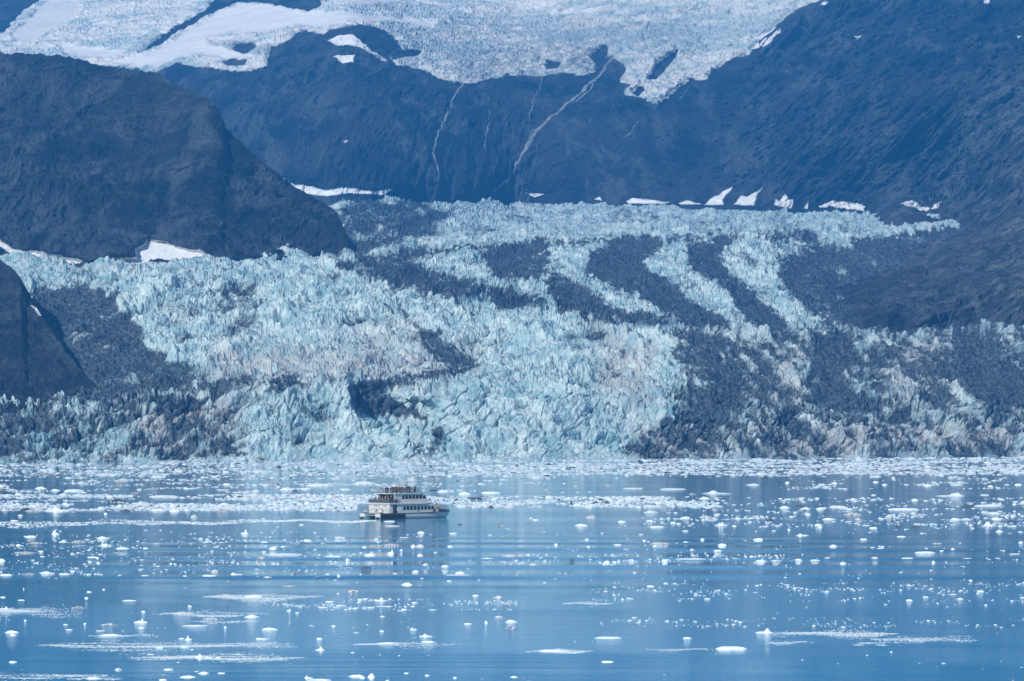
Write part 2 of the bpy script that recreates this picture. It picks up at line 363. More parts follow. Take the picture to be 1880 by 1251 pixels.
    P[..., 2] += (up-5.5*(.6+.4*crest))*np.clip(0.25+0.75*flatness, 0, 1)*low*(0.85 - 0.35*far)
    X, Y_, Z = P[..., 0], P[..., 1], P[..., 2]
    fine = fbm(X/9, Y_/16, Z/9, 4, .65); blade = perlin(X/3.2, Y_/14, Z/26) + .6*perlin(X/8, Y_/20, Z/40)
    ru = U0+F*X/Y_+.8*wa+12*fine; rv = VH-(Z-CZ)*F/Y_+.8*wb+9*fine+7*blade
    dirt = np.zeros(u.shape, np.float32)
    for a, s, p in DIRT_SHADE: dirt = np.maximum(dirt, a*poly(ru, rv, p, s))
    tan = np.zeros(u.shape, np.float32)
    for a, s, p in TAN: tan = np.maximum(tan, a*poly(ru, rv, p, s))
    dirt = dirt*(.97+.45*fbm(X/22+7, Y_/30, Z/12, 4, .6)); dirt = np.clip(dirt*(1+.25*flow) + (0.22 + 0.80*hol+.85*flow+.25*fine)*(1-.5*sm(.5, .9, dirt))*(1-.75*scar), 0, 1.12)  # mask of debris plus painted shade: hollows and the alcove are darkened in colour
    V = P.reshape(-1, 3)
    o = mesh_np('glacier', V, grid_faces(*u.shape), mat, {'dirt': dirt, 'tan': tan})
    return tag(o, kind='structure')

# ------------------------------------------------------------------ the mountain wall behind, with its hanging glacier
WALL = tps([(-260,-130,9600),(0,0,9200),(0,100,8200),(300,0,8900),(300,130,7600),(500,140,7050),(560,80,7500),(650,50,7400),(500,330,6350),(500,520,6200),
 (-260,400,7400),(-260,620,7200),(0,520,6900),(700,362,6250),(780,140,7050),(830,160,6950),(700,0,8300),(940,140,7150),(940,372,6600),(940,470,6500),(940,0,8600),(940,-130,9300),
 (1110,110,7350),(1200,200,6850),(1200,383,6350),(1350,120,7250),(1350,260,6750),(1340,340,6500),(1500,200,6500),(1500,0,7600),(1500,-130,8300),(1400,392,6150),
 (1480,470,5800),(1400,560,5300),(1580,400,6000),(1510,300,6300),(1620,320,5950),(1650,445,4980),(1700,425,4800),(1770,415,4900),(1720,402,5620),(1760,385,5550),(1600,490,4640),(1560,545,4250),(1530,600,3860),(1530,660,4000),(1620,600,3680),(1620,660,3720),
 (1700,500,4330),(1700,600,3620),(1700,660,3680),(1880,660,3640),(2140,660,3560),(1880,600,3580),(1880,500,3900),(1880,400,4500),(1880,200,5600),(1880,0,6900),(1880,-130,7500),(1700,200,6000),(1700,0,7200),(2140,600,3500),(2140,200,5000),(2140,-130,7000)])
ICE = [[(-260,-140),(2140,-140),(1620,-60),(1512,0),(1470,22),(1442,40),(1412,66),(1378,102),(1336,116),(1292,150),(1262,152),(1238,172),(1222,184),(1206,199),(1188,190),(1178,180),(1148,178),(1158,160),(1140,150),(1152,128),(1128,108),(1108,112),(1092,136),(1060,142),(1030,136),(1000,146),(960,140),(900,142),(880,150),(835,158),(812,150),(786,136),(760,128),(728,122),(716,108),(736,92),(728,76),(700,56),(655,46),(620,56),(590,68),(560,60),(530,76),(498,94),(490,125),(462,134),(438,136),(404,130),(360,128),(322,120),(300,134),(280,138),(262,132),(200,126),(-260,112)]]
HOLE = [[(256,103),(300,68),(340,44),(378,20),(402,-4),(440,-20),(584,-20),(590,14),(572,22),(548,22),(500,10),(440,6),(384,30),(330,62),(300,84)],
 [(-260,-20),(82,-20),(70,8),(40,26),(22,44),(8,62),(-260,66)],[(1188,152),(1206,122),(1246,93),(1240,112),(1216,140),(1204,150)],
 [(1000,124),(1012,114),(1030,117),(1024,130),(1004,132)],[(1086,108),(1112,86),(1120,96),(1112,112),(1098,126)],[(1160,172),(1176,160),(1186,168),(1172,180)],
 [(425,96),(440,82),(466,84),(476,94),(450,104)],[(410,118),(430,112),(456,114),(452,126),(420,126)],[(720,100),(738,94),(776,96),(770,104),(740,110),(722,112)]]
SNOWW = [[(440,10),(500,12),(560,26),(640,22),(720,36),(800,46),(790,54),(720,44),(640,44),(580,58),(540,52),(490,64),(420,66),(370,80),(400,92),(470,108),(480,112),(420,116),(360,106),(320,112),(290,126),(262,130),(205,122),(262,106),(320,80),(384,34)],
 [(640,-60),(1020,-60),(960,0),(880,8),(760,4),(660,14),(600,10),(596,-20)],[(20,60),(60,26),(86,6),(130,-20),(160,20),(130,44),(90,60),(60,86),(30,80)],[(100,84),(180,90),(240,104),(190,116),(120,104)],
 [(510,326),(528,334),(545,344),(578,347),(600,354),(640,352),(680,357),(715,351),(700,363),(640,362),(600,366),(560,360),(532,346)],
 [(960,355),(985,358),(1010,362),(985,367)],[(1092,381),(1103,374),(1108,383)],[(1150,383),(1160,377),(1190,381),(1230,385),(1215,388),(1155,387)],[(1240,386),(1262,382),(1290,388),(1250,389)],
 [(1290,390),(1310,376),(1330,364),(1346,358),(1338,370),(1326,380),(1330,390)],[(1346,390),(1362,372),(1372,376),(1384,370),(1402,358),(1390,374),(1385,392)],
 [(1418,394),(1422,382),(1430,384),(1440,370),(1446,382),(1456,380),(1452,396)],[(1476,396),(1486,382),(1484,396)],[(1500,397),(1530,390),(1580,387),(1594,392),(1590,402),(1520,400)],
 [(1650,402),(1672,398),(1700,402),(1718,396),(1732,389),(1724,402),(1700,407),(1660,406)],
 [(630,268),(642,265),(636,275)],[(1505,20),(1526,16),(1520,24)],[(1568,76),(1586,72),(1576,79)],[(1808,12),(1820,10),(1819,22),(1810,23)],[(1864,74),(1878,74),(1872,80)],
 [(604,80),(620,70),(642,68),(652,76),(668,88),(680,100),(710,114),(709,122),(684,112),(662,98),(640,90),(612,86)],[(612,110),(630,108),(652,112),(650,126),(632,126),(620,116)],
 [(1378,97),(1396,82),(1398,94)],[(1400,95),(1416,80),(1438,66),(1440,74),(1420,90)],[(1380,80),(1420,58),(1430,56),(1400,78)],[(1395,90),(1408,76),(1412,78),(1402,92)]]
WDIRT = [(.9, 8, [(1020,130),(1070,100),(1110,86),(1120,110),(1080,140)]),(.6, 25, [(820,100),(1060,60),(1110,90),(1050,135),(850,150)]),(.5, 20, [(370,80),(480,70),(490,100),(420,110)]),
 (.45, 20, [(60,30),(110,10),(140,20),(90,60)]),(.35, 40, [(740,60),(1000,30),(1300,20),(1280,120),(1160,120),(900,130)])]
FALLS = [(2.0, [(852,156),(843,165),(830,186),(822,205),(815,226),(806,242),(797,268),(794,285),(793,302),(797,320),(795,336)]),
 (2.6, [(1128,108),(1112,124),(1098,142),(1080,160),(1060,180),(1040,196),(1020,214),(1000,230),(988,242),(980,256),(970,272),(958,286),(950,302),(938,318),(925,334),(900,354)]),
 (1.4, [(1098,142),(1092,152),(1086,166),(1070,180),(1056,192)]),(1.3, [(990,240),(980,246),(968,268),(952,290)]),
 (1.0, [(1000,140),(985,175),(975,205),(968,230)]),(1.0, [(1172,228),(1160,242),(1150,256)]),(0.9, [(900,210),(893,250),(885,280)]),(.9, [(1265,165),(1255,180),(1245,192)])]
def build_wall(mat):
    us = np.arange(-260, 2140, 1.6); vs = np.concatenate([np.arange(690, 420, -1.8), np.arange(420, -140, -1.15)])
    u, v = np.meshgrid(us, vs); u = u.astype(np.float32); v = v.astype(np.float32)
    Y = WALL(u, v)*K
    P = P3(u, v, Y); n = normals(P); x, y, z = P[..., 0], P[..., 1], P[..., 2]
    w1 = fbm(x/120, y/160, z/90, 4); w2 = fbm(x/120+7, y/160, z/90, 4); w3 = perlin(x/18, y/40, z/18)
    wu = u + 7*w1 + 3*w3; wv = v + 5*w2 + 2.5*perlin(x/16+3, y/40, z/16)
    ice = np.zeros(u.shape, np.float32)
    for p in ICE: ice = np.maximum(ice, poly(wu, wv, p, 7))
    for p in HOLE: ice = ice*(1-poly(u+4*w1+2.5*w3, v+3*w2, p, 4.5))
    snow = np.zeros(u.shape, np.float32)
    for p in SNOWW[:4]: snow = np.maximum(snow, poly(u+14*w1, v+6*w2+2*w3, p, 7)*(1 if p is SNOWW[0] else .8))
    snow = np.maximum(snow, poly(wu, wv, [(-260,-140),(700,-140),(520,60),(480,130),(200,118),(-260,90)], 30)*(.30+1.1*fbm(x/120, y/120, z/26, 4, .6)))
    snow = np.maximum(snow, poly(wu, wv, [(560,-140),(1500,-140),(1440,-10),(1200,34),(800,30),(640,46)], 30)*(.22+1.2*fbm(x/160, y/120, z/22, 4, .6)))
    for p in HOLE: snow = snow*(1-poly(u+3*w1+1.5*w3, v+2*w2, p, 3))
    for p in [[(a, b-(10 if 1080 < a < 1760 and b > 350 else 0)) for a, b in p] for p in SNOWW[4:]]: snow = np.maximum(snow, poly(u+3*w3, v+1.5*w2, p, 1.8))
    dirt = np.zeros(u.shape, np.float32)
    for a, s, p in WDIRT: dirt = np.maximum(dirt, a*poly(wu, wv, p, s))
    fall = np.zeros(u.shape, np.float32)
    for w, p in FALLS: fall = np.maximum(fall, line(u+4*w3+3*w1, v+2*w2, p, w))
    scree = np.clip(poly(wu, wv, [(1560,620),(1600,500),(1640,420),(1620,330),(1700,260),(1790,200),(1820,130),(2140,100),(2140,640)], 50)*(.55+.9*fbm(x/60, y/90, z/60, 4))
            + .5*poly(wu, wv, [(1330,300),(1500,210),(1640,230),(1600,350),(1400,330)], 50)*(.4+fbm(x/50, y/70, z/30, 4)), 0, 1)
    # relief: gullies run down the fall line, tilted as in each part of the wall
    sl = 0.75*sm(950, 1400, u) + 0.2
    a_ = x - sl*z*1.1; b_ = z + sl*x
    g = ridged(a_/130, y/500, b_/520, 6, .6); g2 = ridged(a_/34, y/160, b_/190+5, 5, .62)
    knob = fbm(x/60, y/80, z/60, 5, .65) + .34*fbm(x/11, y/15, z/9, 4, .75)*sm(1400, 1700, u)
    icew = np.zeros(u.shape, np.float32)
    for p in ICE: icew = np.maximum(icew, poly(u, v, p, 30))
    rough = (1-sm(.3, .7, ice))*(1-.85*sm(.0, .55, icew))
    lo = 1-0.6*sm(330, 390, v)*(u < 1500)
    lump = fbm(x/300, y/400, z/260, 3)
    right = sm(1250, 1500, u)
    scree = np.clip(scree + .45*sm(1600, 1880, u)*sm(80, 250, v)*(.5+fbm(x/25, y/30, z/18, 4, .7)), 0, 1)
    d = 30*lump*(1-.5*icew) + rough*lo*((30+34*right)*g + (14+10*right)*g2 + 16*knob)
    # ice: crevassed, thick at its snout
    cw = 18*w1
    f1, f2, cid = voronoi((x+cw)/30+.02*z, (y+cw)/34, z/10); h1, h2, c2 = voronoi((x-cw)/9, y/14, z/4)
    cr = 9*ridged(x/110+w1, y/60, z/30, 5, .6) + 4*(cid-.5) - 3*np.exp(-(f2-f1)*8) + 2.0*(c2-.5) - 1.2*np.exp(-(h2-h1)*7)
    sn = sm(.2, .8, snow)
    d = d + ice*(16 + cr*(1-.9*sn)) + 5*sn*perlin(x/90, y/60, z/30)
    # the talus apron at the wall's right foot
    tow = -(P-np.array([0, 0, CZ])); tow /= np.linalg.norm(tow, axis=-1, keepdims=True)
    P = P + (tow*.85+n*.18)*(d*1.25*np.clip(0.35+Y/6000/K*.65, 0, 1.1))[..., None] + n*(ice*cr*(1-.9*sn)*.75)[..., None]
    keep = ~(((u < 1280) & (v > 470)) | ((u > 1500) & (v > 655)))
    Fc = grid_faces(*u.shape); Fc = Fc[keep.ravel()[Fc].any(1)]
    o = mesh_np('mountain', P.reshape(-1, 3), Fc, mat, {'ice': ice, 'snow': snow, 'dirt': dirt, 'fall': fall, 'scree': scree})
    return tag(o, kind='structure')
def build_hill(name, mat, sky, base, Ys, Yb, seed, amp, snow_polys, step=1.8, scree_poly=None):
    """a hill with its own skyline, front slope and back slope"""
    us = np.arange(sky[0][0], sky[-1][0]+.1, step)
    vs_ = np.interp(us, [a for a, b in sky], [b for a, b in sky]); vb = np.interp(us, [a for a, b in base], [b for a, b in base])
    ysk = np.interp(us, [a for a, b in Ys], [b for a, b in Ys])*K; yb = np.interp(us, [a for a, b in Yb], [b for a, b in Yb])*K
    nr = int(max(vb-vs_)/1.4)+2; t = np.linspace(0, 1, nr)[:, None]
    u = np.repeat(us[None], nr, 0).astype(np.float32); v = (vb[None]*(1-t)+vs_[None]*t).astype(np.float32)
    tt = t**1.15
    Y = yb[None]*(1-tt)+ysk[None]*tt
    P = P3(u, v, Y)
    n = normals(P); x, y, z = P[..., 0]+seed*100, P[..., 1], P[..., 2]
    sl = 0.45*sm(150, 500, u)
    a_ = x - sl*z; b_ = z+sl*x
    d = amp*(22*fbm(x/220, y/260, z/200, 3) + 17*ridged(a_/90, y/300, b_/330, 6, .6) + 8*ridged(a_/26, y/90, b_/110, 4, .62) + 8*fbm(x/30, y/40, z/30, 4, .65))
    edge = 1-0.75*sm(.93, 1.0, t)
    w3 = perlin(x/12, y/30, z/12); w1 = fbm(x/90, y/90, z/60, 4)
    snow = np.zeros(u.shape, np.float32)
    for p in snow_polys: snow = np.maximum(snow, poly(u+3*w3, v+2*w1, p, 1.8))
    scree = np.clip(.25+.8*fbm(x/90, y/90, b_/160, 4), 0, .6) if scree_poly is None else np.clip(poly(u+20*w1, v+20*w1, scree_poly, 40)*(.5+w1), 0, 1)
    tow = -(P-np.array([0, 0, CZ])); tow /= np.linalg.norm(tow, axis=-1, keepdims=True)
    P = P + (tow*.85+n*.18)*(d*1.25*edge*(1-.7*snow))[..., None]
    P[..., 2] += (6*amp*fbm(x/26, y/60, z/60, 5, .7)+1.6*amp*ridged(x/7, y/30, z/30, 3, .6))*(1-.8*snow)*sm(0, .1, t)
    # back slope
    nb = 8; back = np.repeat(P[-1:], nb, 0).copy(); k_ = np.arange(1, nb+1)[:, None]
    back[..., 1] += k_*60*K; back[..., 2] -= k_**1.3*14*K
    Pa = np.concatenate([P, back]); pad = lambda A: np.concatenate([A, np.repeat(A[-1:], nb, 0)])
    z0 = pad(0*snow)
    o = mesh_np(name, Pa.reshape(-1, 3), grid_faces(*Pa.shape[:2]), mat, {'snow': pad(snow), 'scree': pad(scree)})
    return tag(o, kind='structure')

GLM = glacier_material()
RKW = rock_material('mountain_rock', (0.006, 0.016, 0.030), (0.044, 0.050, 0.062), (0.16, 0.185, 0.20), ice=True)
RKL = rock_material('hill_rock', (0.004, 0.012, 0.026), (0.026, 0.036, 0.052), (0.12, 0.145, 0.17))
build_glacier(GLM)
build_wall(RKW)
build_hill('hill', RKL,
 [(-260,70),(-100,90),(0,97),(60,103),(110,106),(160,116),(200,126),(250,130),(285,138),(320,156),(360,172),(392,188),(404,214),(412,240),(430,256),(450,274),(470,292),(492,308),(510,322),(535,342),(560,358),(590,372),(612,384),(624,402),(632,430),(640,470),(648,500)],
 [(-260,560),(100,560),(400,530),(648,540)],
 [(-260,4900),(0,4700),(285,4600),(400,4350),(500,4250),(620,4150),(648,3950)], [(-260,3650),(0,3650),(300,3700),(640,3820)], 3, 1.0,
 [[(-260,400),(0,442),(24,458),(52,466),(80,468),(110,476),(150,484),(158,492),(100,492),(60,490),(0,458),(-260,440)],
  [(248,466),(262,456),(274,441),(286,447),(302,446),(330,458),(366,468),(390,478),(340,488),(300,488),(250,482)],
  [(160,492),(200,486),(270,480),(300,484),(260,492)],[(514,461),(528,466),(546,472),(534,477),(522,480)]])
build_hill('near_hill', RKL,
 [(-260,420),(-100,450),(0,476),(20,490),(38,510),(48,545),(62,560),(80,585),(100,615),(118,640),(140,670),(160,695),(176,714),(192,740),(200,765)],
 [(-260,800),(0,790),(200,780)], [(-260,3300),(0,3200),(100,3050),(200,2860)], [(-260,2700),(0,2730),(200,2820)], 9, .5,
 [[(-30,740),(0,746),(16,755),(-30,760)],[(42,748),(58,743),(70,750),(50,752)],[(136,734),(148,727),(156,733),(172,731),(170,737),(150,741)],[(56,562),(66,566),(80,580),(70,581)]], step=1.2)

# ------------------------------------------------------------------ water
wx0, wx1, wy0, wy1 = -3300.0, 3300.0, -600.0, 7400.0
water = mesh_np('water', np.array([[wx0,wy0,0],[wx1,wy0,0],[wx1,wy1,0],[wx0,wy1,0]]), [[0,1,2,3]], water_material())
tag(water, kind='structure')

# ------------------------------------------------------------------ floating ice
M_WHITE = floe_material('white_ice', (0.80,0.84,0.86), (0.62,0.76,0.82), (0.30,0.29,0.29), 0.32)
M_DIRTY = floe_material('dirty_ice', (0.62,0.64,0.65), (0.42,0.46,0.50), (0.10,0.10,0.11), 0.52)
M_DARK = floe_material('dark_ice', (0.09,0.10,0.11), (0.045,0.05,0.06), (0.30,0.31,0.32), 0.38)
M_BLUE = floe_material('blue_ice', (0.60,0.80,0.86), (0.40,0.66,0.76), (0.78,0.84,0.86), 0.45)
M_FOAM = flat_mat('foam', (0.74,0.80,0.82), 0.6)
FM = {'f': M_WHITE, 'l': M_WHITE, 'p': M_WHITE, 's': M_WHITE, 'd': M_DIRTY, 'g': M_DARK, 'b': M_BLUE}
def floe_mesh(name, kind, w, h, rr, nr=13, na=34, depth=None):
    th = np.arange(na)*2*pi/na; q = rr.rand(6)*50; ca, sa = np.cos(th), np.sin(th)
    R = 1 + .30*fbm(ca*1.2+q[0], sa*1.2+q[1], np.full(na, q[2]), 4, .6) + .10*perlin(ca*5+q[1], sa*5, np.full(na, q[0]))
    r = np.linspace(0, 1, nr)**.8
    dep = depth or w*rr.uniform(.45, .9)
    X = ca[None]*R[None]*r[:, None]; Yy = sa[None]*R[None]*r[:, None]
    nz = fbm(X*1.6+q[3], Yy*1.6+q[4], np.full(X.shape, q[5]), 4, .6); n2 = ridged(X*2.6+q[4], Yy*2.6+q[5], np.full(X.shape, q[0]), 3)
    e = 1-r[:, None]**5
    if kind in 'f': H = e*(.62+.45*nz+.15*n2)
    elif kind == 's': H = e*(.45+.6*nz+.2*n2)
    elif kind == 'p':
        H = e*.22*(1+nz)
        for k in range(rr.randint(1, 4)):
            a = rr.uniform(-.55, .55); b_ = rr.uniform(-.2, .2); s_ = rr.uniform(.13, .28); hh = 1 if k == 0 else rr.uniform(.4, .9)
            H = np.maximum(H, hh*np.clip(1.15-np.sqrt(((X-a)/s_)**2+((Yy-b_)/.45)**2)*.62+.35*nz, 0, 1.1)*np.clip((1-r[:, None])*6, 0, 1))
    else: H = e*np.clip((1-r[:, None]**1.6)*.8+.75*nz+.2*n2, .06, 1.3)
    H = np.maximum(H, .05*e)
    V = np.stack([X*w/2, Yy*dep/2, H*h], -1)
    V += (perlin(X*4+q[2], Yy*4+q[3], H*3)*.05*w*np.array([1, .6, 0])[:, None, None]).transpose(1, 2, 0) if False else 0
    low = V[-1:].copy(); low[..., 0] *= 1.04; low[..., 1] *= 1.04; low[..., 2] = -max(.25*h, .12)
    V = np.concatenate([V, low]); i = np.arange((nr+1)*na).reshape(nr+1, na); j = np.roll(i, -1, 1)
    Fc = np.stack([i[:-1], i[1:], j[1:], j[:-1]], -1).reshape(-1, 4)
    return V.reshape(-1, 3), Fc
CR = {1: (0,840), 2: (470,840), 3: (940,840), 4: (1400,840), 5: (0,1040), 6: (470,1040), 7: (940,1040), 8: (1400,1040)}
